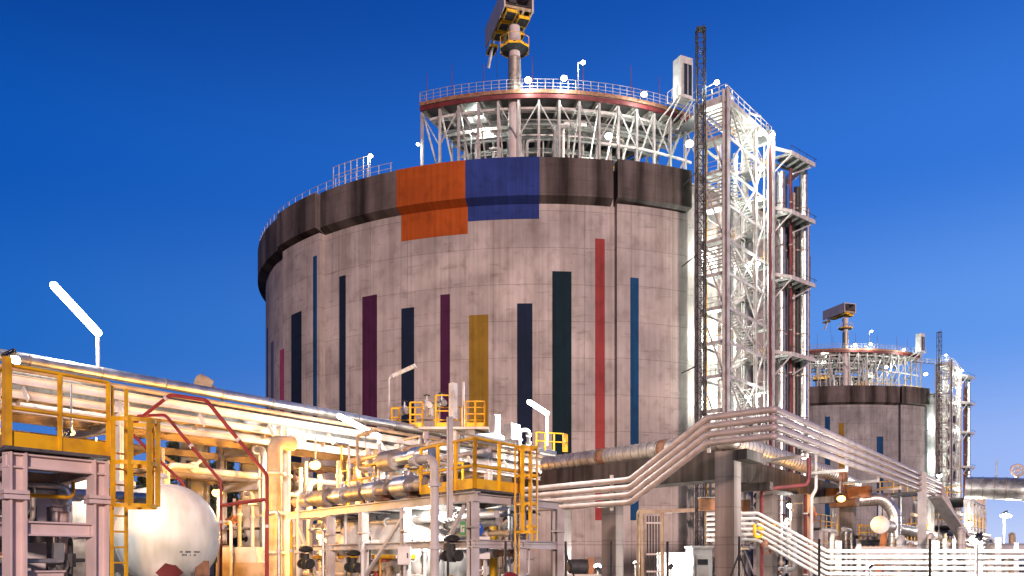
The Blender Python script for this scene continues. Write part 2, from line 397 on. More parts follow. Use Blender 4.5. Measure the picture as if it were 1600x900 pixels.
def tank(c, label, stripes, patches, rot=0.0, rail=True):
    t = thing('storage_tank', label, 'storage tank', c, 'concrete gas storage tanks')
    w = MB(); sector(w, [(RW, 0), (RW, 45.0)], -180, 180, c, closed=False, step=1.2); cm = M['tank' if c is C1 else 'tank2']; w.build('wall', cm, t)
    d = MB(); d.lathe([(40.3 * k / 14, 45.15 + 5.5 * (1 - (k / 14) ** 2)) for k in range(14, -1, -1)], c, 72); d.build('roof', M['conc2'], t)
    for b in BUT:
        b += rot; m = MB(); sector(m, [(RB, 0), (RB, 41.3), (RW + .01, 41.3), (RW + .01, 0)], b - 6.2, b + 6.2, c); m.build('buttress', cm, t)
    edges = []
    for b in BUT: edges += [(b - 6.4, b + 6.3)]
    edges.sort(); gap = (25.2, 47.5)
    for b0, b1 in edges:
        m = MB(); sector(m, parap(RPB), b0 + rot, b1 + rot, c); m.build('parapet', M['parapet'], t, label=None)
    for k in range(len(edges)):
        a0 = edges[k][1] + .55; a1 = (edges[k + 1][0] if k + 1 < len(edges) else edges[0][0] + 360) - .5
        if a0 < gap[1] and a1 > gap[0]: a0 = gap[1]
        m = MB(); sector(m, parap(RP), a0 + rot, a1 + rot, c); m.build('parapet', M['parapet'], t)
    for x0, x1, yt, yb, col, onb in stripes:
        R = (RB if onb else RW) + .025; a0, Y0 = th(x0, R, c); a1, Y1 = th(x1, R, c)
        zt = zat(yt, (Y0 + Y1) / 2); zb = zat(yb, (Y0 + Y1) / 2) if yb else 6.4
        m = MB(); sector(m, [(R, zb), (R, zt), (R - .02, zt), (R - .02, zb)], a0, a1, c); m.build('painted_stripe', P_[col], t, label=col.replace('midblue', 'mid blue').replace('teal', 'dark teal') + ' vertical painted stripe')
    for x0, x1, yb, col in patches:
        a0, _ = th(x0, RP, c); a1, _ = th(x1, RP, c); Yb = th((x0 + x1) / 2, RW, c)[1]; zb = zat(yb, Yb)
        pr = [(RW + .03, zb), (RW + .03, 41.22), (RP + .025, 41.74), (RP + .025, 45.93), (40.5, 45.93)]
        m = MB(); sector(m, pr + [(r - .02, z - .004) for r, z in pr[::-1]], a0, a1, c); m.build('painted_block', P_[col], t, label='%s painted block across the rim' % col)
    for px in (503,) if c is C1 else ():
        a, _ = th(px, RW, c); m = MB(); m.tube(pol(RW + .16, a, 3, c), pol(RW + .16, a, 41.2, c), .15, 8); m.build('downpipe', M['dark'], t)
    m = MB(); a = -84 + rot
    while a < -24.2 + rot:
        p = pol(40.75, a, 45.9, c); m.tube(p, p + Vector((0, 0, 1.15)), .045, 6); a += 2.3
    for z in (46.4, 47.02):
        m.sweep([pol(40.75, -84 + rot + k * 1.2, z, c) for k in range(51)], .032, 6)
    m.build('railing', M['pale'], t)
    if rail:
        m = MB(); a = -36.5 + rot
        while a < -28:
            p = pol(40.6, a, 45.9, c); m.tube(p, p + Vector((0, 0, 2.7)), .05, 6); a += 1.35
        for z in (47.5, 48.55): m.sweep([pol(40.6, -36.5 + rot + k * .9, z, c) for k in range(10)], .04, 6)
        m.build('railing', M['pale'], t, label='tall cage railing beside the roof platform')
    return t
ST1 = [(416.8, 418.6, 513, None, 'blue', 0), (423, 427.5, 534, None, 'slate', 0), (437, 444, 546, None, 'pink', 1), (455, 471, 489, None, 'navy', 1), (489, 495, 400, None, 'midblue', 1),
       (530, 540, 431, None, 'navy', 0), (566, 589, 462, None, 'purple', 0), (627, 647, 481, None, 'navy', 0), (688, 703, 460, None, 'purple', 0), (733, 763, 492, None, 'yellow', 0),
       (808, 832, 474, None, 'navy', 0), (863, 893, 424, None, 'teal', 0), (930, 945, 373, None, 'red', 0), (985, 998, 434, None, 'midblue', 1)]
tank(C1, 'huge concrete gas storage tank painted with an orange and a blue block and coloured stripes', ST1, [(619.5, 727, 371, 'orange'), (727.3, 843, 343, 'blue')])
ST2 = [(1289, 1297, 651, None, 'midblue', 0), (1310.5, 1319, 661, None, 'yellow', 0), (1370, 1380, 682, None, 'midblue', 0), (1417.5, 1422, 650, None, 'midblue', 0)]
tank(C2, 'smaller looking concrete storage tank far behind the pipes with short blue and ochre stripes', ST2, [], 2.5, False)

# ---------------------------------------------------------------- lamps
LAMP = []
def flood(label, pos, aim=(0, -.3, -1), power=900, size=.5, kind='white', pole=None, group='floodlights', arm=None, name='floodlight', lens=None, light=True, sc=None, tint=None):
    """box floodlight with a glowing lens; pole = base point of its post"""
    pos = Vector(pos); a = Vector(aim).normalized(); hang = pole == 'h'
    if pole == 'g': pole = Vector((pos.x, pos.y + size * .3, 0))
    if hang: pole = None
    base = Vector(pole) if pole is not None else pos
    t = thing(name, label, 'floodlight' if name == 'floodlight' else 'lamp', base, group)
    if pole is not None:
        m = MB(); top = Vector((base.x, base.y, pos.z)); m.tube(base, top + (pos - top) * 0, size * .11 + .015, 8, size * .09 + .01)
        m.lathe([(size * .3, 0), (size * .3, .06)], base, 10)
        if (pos - top).length > .05: m.tube(top - Vector((0, 0, .1)), pos, size * .07 + .012, 6)
        m.build('pole', M['galv'], t)
    if hang:
        m = MB(); m.tube(pos + Vector((0, size * .2, 0)), pos + Vector((0, size * .2, 1.1)), size * .07 + .01, 6); m.build('stem', M['galv'], t)
    m = MB(); x = a.orthogonal().normalized(); y = a.cross(x); b0 = pos - a * size * .18
    m.obox(b0, x * size * .34, y * size * .28, a * size * .16)
    m.beam(b0 - x * size * .38, b0 - x * size * .38 - a * size * .3, .03, size * .2); m.beam(b0 + x * size * .38, b0 + x * size * .38 - a * size * .3, .03, size * .2)
    m.beam(b0 - x * size * .38 - a * size * .3, b0 + x * size * .38 - a * size * .3, size * .2, .03)
    m.build('housing', M['dark'], t)
    m = MB(); m.ball(pos + a * size * .12, size * .46, 24, sc or (1, 1, .8)); m.build('lens', E_['warm' if kind == 'warm' else 'soft' if kind == 'soft' else 'white'], t)  # lens ball oversized, so the round glow of the lamp is in its shape
    if light: point_light('lamp_light', pos + a * size * .85, power, WRM if kind == 'warm' else (tint or WHT), t, size * .3)
    LAMP.append(t); return t

# ---------------------------------------------------------------- the roof platform of the near tank and all that stands on it
ATT = []
def att(o, l2): ATT.append((o, l2)); return o
T0, T1, RD, ZD = -24.0, 36.0, 34.4, 56.6
rp = att(thing('roof_platform', 'curved steel roof platform on trusses with red edge beam above the near tank', 'platform', pol(30, 6, 45.9), 'roof platforms'),
         'curved roof platform on trusses above the far tank')
m = MB(); sector(m, [(RD, ZD - .12), (RD, ZD), (12, ZD), (12, ZD - .12)], T0, T1); m.build('deck', M['grate'], rp)
m = MB(); sector(m, [(RD + .12, ZD - .78), (RD + .12, ZD - .3), (RD - .1, ZD - .3), (RD - .1, ZD - .78)], T0, T1); m.build('edge_beam', M['maroon'], rp)
m = MB(); sector(m, [(RD + .16, ZD - .2), (RD + .16, ZD + .25), (RD + .04, ZD + .25), (RD + .04, ZD - .2)], T0, T1); m.build('kick_plate', M['rust'], rp)
m = MB(); a = T0
while a <= T1 + .1:
    p = pol(RD + .05, a, ZD); m.tube(p, p + Vector((0, 0, 1.45)), .04, 6); a += 1.5
for z in (.6, 1.0, 1.45): m.sweep([pol(RD + .05, T0 + (T1 - T0) * k / 50, ZD + z) for k in range(51)], .03, 6)
m.sweep([pol(RD - k * 1.2, T0, ZD + 1.45) for k in range(15)], .03, 6)
for k in range(15): m.tube(pol(RD - k * 1.2, T0, ZD), pol(RD - k * 1.2, T0, ZD + 1.45), .035, 6)
m.build('railing', M['rim'], rp)
for k, a in enumerate([-22.5, -17, -10.5, -1, 9, 19, 25.5]):
    m = MB(); p = pol(RD, a, ZD); m.tube(p, p + Vector((0, 0, 3.6 + .5 * (k % 2))), .055, 6, .03); m.build('lightning_rod', M['maroon'], rp)
angs = [T0 + .3 + k * 4.0 for k in range(16)]
for k, a in enumerate(angs):
    m = MB(); m.ibeam(pol(RD - .15, a, 45.9 if a > -30 else 46), pol(RD - .15, a, ZD - .95), .26, .3, pol(1, a, 0) - C1); m.build('post', M['rim'], rp)
    m = MB(); m.beam(pol(RD - .3, a, ZD - 1.0), pol(27.2, a, 46.6), .17, .17); m.build('brace', M['pale'], rp)
    m = MB(); m.ibeam(pol(RD - .3, a, ZD - .55), pol(13, a, ZD - .55), .26, .6); m.build('joist', M['pale'], rp)
    m = MB(); m.beam(pol(27, a + .4, 46.4), pol(27, a + .4, ZD - .9), .24, .24); m.build('post', M['pale'], rp)
    if k < 15:
        b = angs[k + 1]
        m = MB(); q0, q1 = (pol(RD - .2, a, ZD - 1.1), pol(RD - .2, b, 51.4)) if k % 4 in (0, 3) else (pol(RD - .2, a, 51.4), pol(RD - .2, b, ZD - 1.1))
        if k % 4 in (1, 2): q0, q1 = pol(RD - .2, a, 51.4), pol(RD - .2, b, ZD - 1.1)
        if k % 2 == 0: q0, q1 = pol(RD - .2, a, ZD - 1.1), pol(RD - .2, b, 51.2)
        m.beam(q0, q1, .12, .12); m.build('brace', M['rim'], rp)
        m = MB(); q = (pol(27.1, a, 46.6), pol(27.1, b, 51)) if k % 2 else (pol(27.1, a, 51), pol(27.1, b, 46.6)); m.beam(*q, .13, .13); m.build('brace', M['pale'], rp)
for r, z, wd, hh in ((31.5, ZD - .45, .2, .5), (29, ZD - 1.3, .2, .35), (26.5, ZD - .5, .24, .6), (24, ZD - 1.7, .25, .4), (21.5, ZD - .55, .22, .6), (19, ZD - 2.2, .3, .5), (16.5, ZD - .6, .22, .6), (14, ZD - 2.8, .3, .5)):
    m = MB(); sector(m, [(r + wd, z - hh), (r + wd, z), (r, z), (r, z - hh)], T0 + .6, T1 - .4, step=2); m.build('ring_beam', M['pale'], rp)
for r, z, t0, t1 in ((33, ZD - 1.1, T0 + 1, T1 - 1), (30.4, ZD - 1.6, T0 + 1, T1 - 1), (27.6, ZD - 2.1, T0 + 2, T1 - 1), (25.4, ZD - 2.7, -20, T1), (23.2, ZD - 3.2, -18, T1), (RD - .2, 51.2, 12, 34), (27, 51.1, T0 + 2, T1), (21, 51.5, -14, T1), (22, 53.4, -16, T1)):
    m = MB(); sector(m, [(r + .12, z - .26), (r + .12, z), (r - .1, z), (r - .1, z - .26)], t0, t1, step=2); m.build('ring_beam', M['steel'], rp)
# a middle walkway with yellow rails and a stair
m = MB(); sector(m, [(29, 50.2), (29, 50.32), (25.6, 50.32), (25.6, 50.2)], -18, -10); m.build('landing', M['grate'], rp)
m = MB(); sector(m, [(29.06, 50.1), (29.06, 50.55), (29, 50.55), (29, 50.1)], -18, -10)
for z in (50.9, 51.4): m.sweep([pol(29, -18 + k, z) for k in range(9)], .05, 6)
for k in range(9): m.tube(pol(29, -18 + k, 50.3), pol(29, -18 + k, 51.4), .05, 6)
m.build('railing', M['yellow'], rp)
m = MB()
for off in (0, 1.1):
    u = pol(28.6, -12.6 + off * 1.9, 50.3); d = pol(30.6, -10.2 + off * 1.9, 46); m.beam(u, d, .08, .3)
for k in range(14):
    f = k / 13; m.beam(pol(28.6 + 2 * f, -12.6 + 2.4 * f, 50.3 - 4.3 * f), pol(28.6 + 2 * f, -10.5 + 2.4 * f, 50.3 - 4.3 * f), .26, .05)
m.build('stair', M['pale'], rp)
m = MB()
for z in (46.9, 47.5):
    m.sweep([pol(36.2, -2 + k * 1.2, z) for k in range(28)], .045, 6)
for k in range(17): m.tube(pol(36.2, -2 + k * 2, 45.9 - 1), pol(36.2, -2 + k * 2, 47.5), .045, 6)
m.build('railing', M['yellow'], rp, label='yellow walkway railing behind the tank rim')
# added dark backdrop shading the truss gaps, and cable trays, inside the platform
m = MB(); sector(m, [(18, 47.5), (18, 53.5), (12, 53.5), (12, 47.5)], -10, T1, step=3); m.build('dark_backdrop', M['grate'], rp)
for r, z in ((30.3, 55.2), (28.2, 54.4), (25.2, 54.0), (22.8, 54.6)):
    m = MB(); sector(m, [(r + .5, z - .1), (r + .5, z + .08), (r, z + .08), (r, z - .1)], -19, T1 - 1, step=2); m.build('cable_tray', M['galv'], rp)

r5 = random.Random(21)
for k in range(26):          # upright lines and vessels below the deck
    a = -17 + 51 * r5.random(); r = r5.uniform(19.5, 33); q = pol(r, a, 45.4); w = r5.uniform(.08, .28); zt = r5.uniform(50, 55.8)
    m = MB(); m.sweep(bend([q, q + Vector((0, 0, zt - 45.4)), pol(r, a + r5.choice((-3, 3, 5)), zt)], .5), w, 8); m.build('riser', M[r5.choice(['galv', 'steel', 'white', 'rim', 'cladb', 'dark'])], rp)
for k in range(9):
    a = -14 + 5.4 * k; r = r5.uniform(21, 30); q = pol(r, a, 50.6 if k % 2 else 46.4)
    m = MB(); m.box(q + Vector((0, 0, .7)), (1.6, 1.1, 1.4), math.radians(a)); m.build('equipment_box', M[r5.choice(['steel', 'rim', 'galv', 'grate'])], rp)
def pump(px, Y, r, zt, label, l2, mt):
    x = xat(px, Y); t = att(thing('vertical_pump', label, 'pump', (x, Y, 45.3), 'pump columns under the roof platforms'), l2)
    m = MB(); m.lathe([(r * 1.3, 0), (r * 1.3, .12), (r, .12), (r, zt - 46.1), (r * 1.25, zt - 46.1), (r * 1.25, zt - 45.9), (r * .7, zt - 45.8), (r * .45, zt - 45.4)], (x, Y, 45.3), 16); m.build('casing', mt, t)
    m = MB(); m.lathe([(r * .55, 0), (r * .55, .9), (r * .4, 1.05)], (x, Y, zt - .1), 12); m.build('motor', M['steel'], t)
    m = MB(); m.sweep(bend([(x, Y, zt - .8), (x + r * 2.2, Y, zt - .8), (x + r * 2.2, Y, 46)], .3), r * .3, 8); m.build('outlet_pipe', M['galv'], t)
pump(776, 104.5, .42, 49.8, 'fat white vertical pump column under the platform beside the crane mast', 'white vertical pump column under the far platform beside its crane mast', M['white'])
pump(830, 105, .42, 49.9, 'white vertical pump column between the crane mast and a grey column', 'second white pump column under the far platform', M['white'])
pump(846, 106, .4, 49.7, 'grey vertical pump column next to the white one under the roof platform', 'grey pump column under the far platform', M['steel'])
pump(912, 107, .38, 49.0, 'slim grey pump column far along the roof platform walkway', 'slim grey pump column at the far platform walkway', M['galv'])

# crane
cx, cy = -.1 + .4, 102.0
cr = att(thing('crane', 'pedestal crane with grey box house and yellow edged galleries on its tall round mast', 'crane', (cx, cy, 45.3), 'tank roof cranes'), 'small far off pedestal crane above the second tank')
m = MB(); m.lathe([(1.9, 0), (1.9, .6), (1.1, 1.9), (.74, 2.0), (.74, 14.2), (.67, 14.2), (.64, 19.6)], (cx, cy, 45.3), 24); m.build('mast', M['crane'], cr)
m = MB(); m.lathe([(.76, 0), (.76, 4.6)], (cx, cy, 56.6), 24); m.build('mast_sleeve', M['cladb'], cr)
m = MB(); m.lathe([(.75, 0), (1.75, .35), (1.75, .45), (.66, .45)], (cx, cy, 61.9), 8, smooth=False); m.build('collar_platform', M['dark'], cr)
m = MB()
for k in range(8):
    a0, a1 = [math.radians(22.5 + 45 * q) for q in (k, k + 1)]; p, q = [Vector((cx + 1.8 * math.cos(a), cy + 1.8 * math.sin(a), 62.25)) for a in (a0, a1)]
    m.beam(p, q, .06, .28); m.tube(p, p + Vector((0, 0, 1.1)), .04, 6); m.tube(p + Vector((0, 0, 1.1)), q + Vector((0, 0, 1.1)), .035, 6)
m.build('railing', M['yellow'], cr)
ax = Vector((.29, -.957, 0)).normalized(); bx = Vector((.957, .29, 0)).normalized(); L0 = Vector((-3.3, 107.8, 65.9))
def cb(a, b, z): return L0 + ax * a + bx * b + Vector((0, 0, z))
def cbox(mb, a0, a1, b0, b1, z0, z1): return mb.obox(cb((a0 + a1) / 2, (b0 + b1) / 2, (z0 + z1) / 2), ax * (a1 - a0) / 2, bx * (b1 - b0) / 2, (0, 0, (z1 - z0) / 2))
m = MB(); cbox(m, 0, 8.4, -.06, .12, 0, 2.45); cbox(m, 4.2, 8.4, 3.35, 3.55, 0, 2.45); cbox(m, .02, 8.38, .12, 3.35, 2.3, 2.44); m.build('house_panel', M['crane'], cr)
m = MB(); cbox(m, 1.2, 8.3, .14, 3.33, .5, .62); cbox(m, 8.05, 8.2, .6, 1.5, .8, 2.1); m.build('house_floor', M['dark'], cr)
for a0, a1, b0, b1, z in ((6.6, 8.2, .4, 1.5, -.25), (6.3, 7.8, 2.0, 3.2, -.5), (4.6, 6.0, .3, 1.3, -.3), (2.6, 4.0, .25, 1.2, -.35), (-.2, 1.6, .2, 1.1, -.6), (4.7, 5.7, 2.4, 3.2, -1.1)):
    m = MB(); cbox(m, a0, a1, b0, b1, z - .08, z); gal = m.build('gallery', M['dark'], cr)
    m = MB(); cbox(m, a0 - .06, a1 + .06, b0 - .09, b0 - .02, z - .12, z + .22); cbox(m, a0 - .06, a1 + .06, b1 + .02, b1 + .09, z - .12, z + .22); cbox(m, a1 + .02, a1 + .09, b0, b1, z - .12, z + .22); cbox(m, a0 - .09, a0 - .02, b0, b1, z - .12, z + .22)
    for a, b in ((a0, b0 - .05), (a1, b0 - .05), (a0, b1 + .05), (a1, b1 + .05)): m.tube(cb(a, b, z), cb(a, b, z + 1.0), .035, 6)
    m.build('railing', M['yellow'], gal)
m = MB()
for a in (1.8, 4.2, 6.3, 8.2): cbox(m, a - .08, a + .08, .15, 3.3, .1, .4)
cbox(m, 2, 8.3, 1.55, 1.8, -.2, .1); cbox(m, 2, 8.3, 2.2, 2.45, -.2, .1); m.build('house_frame', M['beige'], cr)
m = MB(); m.beam(cb(1.7, .6, .2), cb(.2, .3, -2.6), .2, .45); m.build('strut', M['white'], cr)
m = MB(); m.tube(cb(1.6, .9, 0), pol(30, -9, 57), .025, 5); m.build('cable', M['dark'], cr)

# tall cabinet on its outrigger
cbp = P(1067, 158, 102); yaw = .45
cab = att(thing('control_cabinet', 'tall grey cabinet with recessed dark door on an outrigger beside the lattice mast', 'cabinet', cbp, 'tall roof cabinets'), 'far small cabinet standing beside the second lattice mast')
m = MB(); c_, s_ = math.cos(yaw), math.sin(yaw); X, Yv = Vector((c_, s_, 0)), Vector((-s_, c_, 0))
m.obox(cbp + Vector((0, 0, 2.45)), X * .88, Yv * .75, (0, 0, 2.4)); m.build('body', M['steel'], cab)
m = MB(); m.obox(cbp + X * .08 - Yv * .76 + Vector((0, 0, 2.2)), X * .66, Yv * .02, (0, 0, 1.8)); dr = m.build('door', M['glass'], cab)
m = MB()
for q in (-.6, .05, .7): m.obox(cbp + X * (.08 + q * .95) - Yv * .79 + Vector((0, 0, 2.2)), X * .04, Yv * .02, (0, 0, 1.8))
m.build('mullion', M['steel'], dr)
m = MB()
for q in (-.9, .9):
    m.beam(cbp + X * q, cbp + X * q + Yv * 4 - Vector((0, 0, 1.0)), .14, .14); m.beam(cbp + X * q - Yv * .8, cbp + X * q + Yv * 2.2 - Vector((0, 0, 2.2)), .12, .12)
m.beam(cbp - X * 1.4 - Yv * .8, cbp + X * 1.4 - Yv * .8, .14, .14); m.beam(cbp - X * 1.4 + Yv * 1.1, cbp + X * 1.4 + Yv * 1.1, .14, .14)
for q in (-1.4, 1.4):
    for w in (-.8, .2, 1.1): m.tube(cbp + X * q + Yv * w, cbp + X * q + Yv * w + Vector((0, 0, 1.2)), .04, 6)
    m.tube(cbp + X * q - Yv * .8 + Vector((0, 0, 1.2)), cbp + X * q + Yv * 1.1 + Vector((0, 0, 1.2)), .035, 6)
m.build('outrigger', M['pale'], cab)

# lattice mast
mp = Vector((20.3, 93.0, 0)); mt_ = att(thing('lattice_mast', 'slender dark lattice mast rising beside the stair tower', 'mast', mp, 'lattice masts'), 'thin dark lattice mast beside the far stair tower')
q = .42; lg = [Vector((mp.x + sx * q, mp.y + sy * q, 0)) for sx, sy in ((-1, -1), (1, -1), (1, 1), (-1, 1))]
for p in lg:
    m = MB(); m.tube(p, p + Vector((0, 0, 59)), .075, 6); m.build('leg', M['dark'], mt_)
m = MB(); z = .5; k = 0
while z < 58.6:
    for i in range(4):
        a, b = lg[i], lg[(i + 1) % 4]
        m.beam(a + Vector((0, 0, z)), b + Vector((0, 0, z)), .055, .055)
        if i % 2 == 0: m.beam(a + Vector((0, 0, z if k % 2 else z + 1.15)), b + Vector((0, 0, z + 1.15 if k % 2 else z)), .06, .06)
    z += 1.15; k += 1
m.build('bracing', M['dark'], mt_)
m = MB()
for z in (11, 23, 35, 44): m.beam(mp + Vector((-.3, .4, z)), mp + Vector((-1.2, 4.2, z)), .1, .1)
m.build('wall_tie', M['dark'], mt_)
m = MB(); m.obox(mp + Vector((0, 0, 59.1)), (.5, 0, 0), (0, .5, 0), (0, 0, .06)); m.tube(mp + Vector((.35, 0, 59)), mp + Vector((.35, 0, 59.8)), .05, 6); m.build('top_plate', M['dark'], mt_)

# stair tower
A = Vector((22.8, 92.0, 0)); Bv = Vector((30.4, 101.2, 0)); e1 = (Bv - A).normalized(); e2 = Vector((-e1.y, e1.x, 0)); LT = (Bv - A).length; WT = 3.3; HT = 51.2
st = att(thing('stair_tower', 'tall floodlit steel stair tower with zigzag stairs against the near tank', 'stair tower', A, 'stair towers'), 'far floodlit stair tower against the second tank')
def tp(a, b, z): return A + e1 * a + e2 * b + Vector((0, 0, z))
for a, b in ((0, 0), (LT, 0), (0, WT), (LT, WT), (LT * .62, 0)):
    m = MB(); w = .62 if a in (0, LT) else .3
    m.ibeam(tp(a, b, 0), tp(a, b, HT + (1.0 if b == 0 and a != LT * .62 else 0)), w, w, e2, .09); m.build('column', M['pale'] if b == 0 else M['steel'], st)
m = MB(); m.beam(tp(.85, .15, 0), tp(.85, .15, HT - 1), .42, .3, e1); m.build('cable_duct', M['dark'], st)
m = MB(); m.tube(tp(LT - .9, -.2, 0), tp(LT - .9, -.2, HT - 1), .16, 8); m.build('riser_pipe', M['maroon'], st)
m = MB(); m.tube(tp(LT - 1.5, -.2, 0), tp(LT - 1.5, -.2, HT + 1), .12, 8); m.build('riser_pipe', M['galv'], st)
for a, b_, w, mt in ((.9, WT - .3, .13, 'galv'), (1.4, WT - .3, .09, 'yellow'), (LT * .45, WT + .1, .22, 'white'), (LT * .56, WT + .1, .16, 'galv'), (LT * .8, WT + .1, .28, 'clad'), (LT * .68, .1, .08, 'galv'), (LT - 2.3, -.1, .1, 'rim')):
    m = MB(); m.tube(tp(a, b_, 0), tp(a, b_, HT - 1.5), w, 8); m.build('riser_pipe', M[mt], st)
lev = [3.6 + 3.66 * k for k in range(14)]
for k, z in enumerate(lev):
    m = MB(); m.obox(tp(1.1, WT / 2, z), e1 * .95, e2 * (WT / 2 - .2), (0, 0, .05)); m.build('landing', M['galv'], st); m = MB(); m.obox(tp(LT - 1.1, WT / 2, z), e1 * .95, e2 * (WT / 2 - .2), (0, 0, .05))
    ld = m.build('landing', M['galv'], st)
    m = MB()
    for b in (0, WT):
        m.beam(tp(.3, b, z - .2), tp(LT - .3, b, z - .2), .12, .3)
    for a in (0, LT): m.beam(tp(a, .3, z - .2), tp(a, WT - .3, z - .2), .14, .34)
    m.build('frame', M['pale'], ld)
    m = MB()
    for zz in (.55, 1.1):
        m.tube(tp(.15, .1, z + zz), tp(.15, WT - .1, z + zz), .035, 6); m.tube(tp(LT - .1, .1, z + zz), tp(LT - .1, WT - .1, z + zz), .035, 6)
        m.tube(tp(.2, .1, z + zz), tp(2.1, .1, z + zz), .035, 6); m.tube(tp(LT - 2.1, .1, z + zz), tp(LT - .2, .1, z + zz), .035, 6)
    for a in (.2, 1.2, 2.1, LT - 2.1, LT - 1.2, LT - .2): m.tube(tp(a, .1, z), tp(a, .1, z + 1.1), .035, 6)
    m.build('railing', M['yellow'] if k % 3 == 0 else M['pale'], ld)
    z0 = z - 3.66 if k else 0
    m = MB(); bb = (.35, 1.5) if k % 2 else (1.75, 2.9)
    u, d = ((2.1, z), (LT - 2.1, z0)) if k % 2 else ((LT - 2.1, z), (2.1, z0))
    for b in bb: m.beam(tp(u[0], b, u[1]), tp(d[0], b, d[1]), .07, .32)
    for j in range(1, 18):
        f = j / 18; p = u[0] + (d[0] - u[0]) * f; zz = u[1] + (d[1] - u[1]) * f; m.obox(tp(p, (bb[0] + bb[1]) / 2, zz), e1 * .15, e2 * .53, (0, 0, .03))
    fl = m.build('stair', M['white'], st)
    m = MB()
    for b in bb:
        for zz in (.55, 1.05): m.tube(tp(u[0], b, u[1] + zz), tp(d[0], b, d[1] + zz), .035, 6)
        for j in range(0, 19, 3):
            f = j / 18; p = u[0] + (d[0] - u[0]) * f; zz = u[1] + (d[1] - u[1]) * f; m.tube(tp(p, b, zz), tp(p, b, zz + 1.05), .03, 6)
    m.build('railing', M['pale'], fl)
for k in range(0, 13, 2):
    z0 = lev[k] - 3.6; z1 = z0 + 7.3
    for b in (0,):
        for u, d in (((.3, z0), (LT * .62, z1)), ((LT * .62, z0), (LT - .3, z1)), ((.3, z1), (LT * .62, z0))):
            if b == 0 and u[1] == z1 and k % 4: continue
            m = MB(); m.beam(tp(u[0], b - .02, u[1]), tp(d[0], b - .02, d[1]), .14, .16); m.build('brace', M['pale'], st)
    m = MB(); m.beam(tp(-.02, .3, z0), tp(-.02, WT - .3, z1), .14, .16); m.build('brace', M['pale'], st)
m = MB(); m.obox(tp(LT / 2, WT / 2, HT + .3), e1 * LT / 2, e2 * WT / 2, (0, 0, .08))
m.beam(tp(0, -.1, HT - .1), tp(LT, -.1, HT - .1), .2, .6); m.beam(tp(-.1, 0, HT - .1), tp(-.1, WT, HT - .1), .2, .6); m.build('roof_deck', M['pale'], st)
m = MB()
for zz in (.9, 1.5): m.tube(tp(0, 0, HT + zz), tp(LT, 0, HT + zz), .04, 6); m.tube(tp(0, 0, HT + zz), tp(0, WT, HT + zz), .04, 6)
for k in range(9): m.tube(tp(LT * k / 8, 0, HT + .3), tp(LT * k / 8, 0, HT + 1.5), .045, 6)
for k in range(4): m.tube(tp(0, WT * k / 4, HT + .3), tp(0, WT * k / 4, HT + 1.5), .045, 6)
m.build('railing', M['pale'], st)
for z in (47.4, 40.1, 32.8):
    m = MB()
    for k in range(7): m.beam(tp(-.05, .4, z + .5 + k * .4), tp(-.05, 2.9, z + .5 + k * .4), .1, .14)
    m.build('louvre', M['pale'], st)

# gangway from the tower to the roof platform
gw = att(thing('gangway', 'short steel gangway linking stair tower and roof platform', 'gangway', tp(1, WT, 51.4)), 'gangway linking the far stair tower and its roof platform')
g0, g1 = tp(1.5, WT, 51.6), pol(33, 33, 55)
m = MB(); m.beam(g0, g1, 1.4, .12); m.build('deck', M['grate'], gw)
m = MB(); pv = (g1 - g0).cross(Vector((0, 0, 1))).normalized() * .7
for s in (-1, 1):
    for zz in (.55, 1.1): m.tube(g0 + pv * s + Vector((0, 0, zz)), g1 + pv * s + Vector((0, 0, zz)), .035, 6)
    for k in range(7): p = g0 + (g1 - g0) * k / 6 + pv * s; m.tube(p, p + Vector((0, 0, 1.1)), .035, 6)
m.build('railing', M['pale'], gw)

# big riser pipes on brackets
def riser(px, Y, r, zt, label, l2, mt, hook=None, bands=True):
    x = xat(px, Y); t = att(thing('riser_pipe', label, 'pipe', (x, Y, 0), 'riser pipes beside the stair towers'), l2)
    pts = [(x, Y, 0), (x, Y, zt)] + ([(x + hook[0], Y + hook[1], zt), (x + hook[0] * 1.6, Y + hook[1] * 1.6, zt)] if hook else [])
    m = MB(); m.sweep(bend(pts, r * 2.2, 8), r, 16); m.build('pipe', mt, t)
    if bands:
        z = 4
        while z < zt - 2:
            m = MB(); m.lathe([(r + .005, 0), (r + .05, .02), (r + .05, .16), (r + .005, .18)], (x, Y, z), 16); m.build('band', M['cladb'], t); z += 5.2
riser(1219.5, 106.2, .56, 49.6, 'wide shiny riser pipe closest to the stair tower', 'wide riser pipe closest to the far stair tower', M['clad'])
riser(1227.5, 107.6, .2, 49.4, 'thin dark riser pipe behind the wide shiny riser', 'thin dark riser behind the far wide riser', M['dark'])
riser(1235.5, 105.6, .2, 49.8, 'slim red riser pipe between two wide shiny risers', 'slim red riser between the far wide risers', M['maroon'])
riser(1245, 107.6, .36, 48.4, 'dark grey riser pipe behind the red one', 'dark grey riser behind the far red riser', M['dark'])
riser(1255.5, 107.6, .52, 51.0, 'outermost wide shiny riser pipe bending over at its top', 'outermost wide riser of the far tank bending over at its top', M['clad'], (-.6, 3.0))
riser(1210, 106.6, .16, 48.8, 'thin galvanised riser pipe tight against the stair tower', 'thin galvanised riser tight against the far stair tower', M['galv'])
riser(1240, 107.2, .22, 47.5, 'thin shiny riser pipe right behind the red one', 'thin shiny riser behind the far red riser', M['cladb'])
riser(1262, 108.4, .24, 46.0, 'thin shiny riser pipe outside the outermost wide one', 'thin shiny riser outside the far outermost riser', M['cladb'])
m4 = [(50.4, 'topmost'), (43.4, 'second from the top'), (35.6, 'third from the top'), (26.5, 'lowest')]
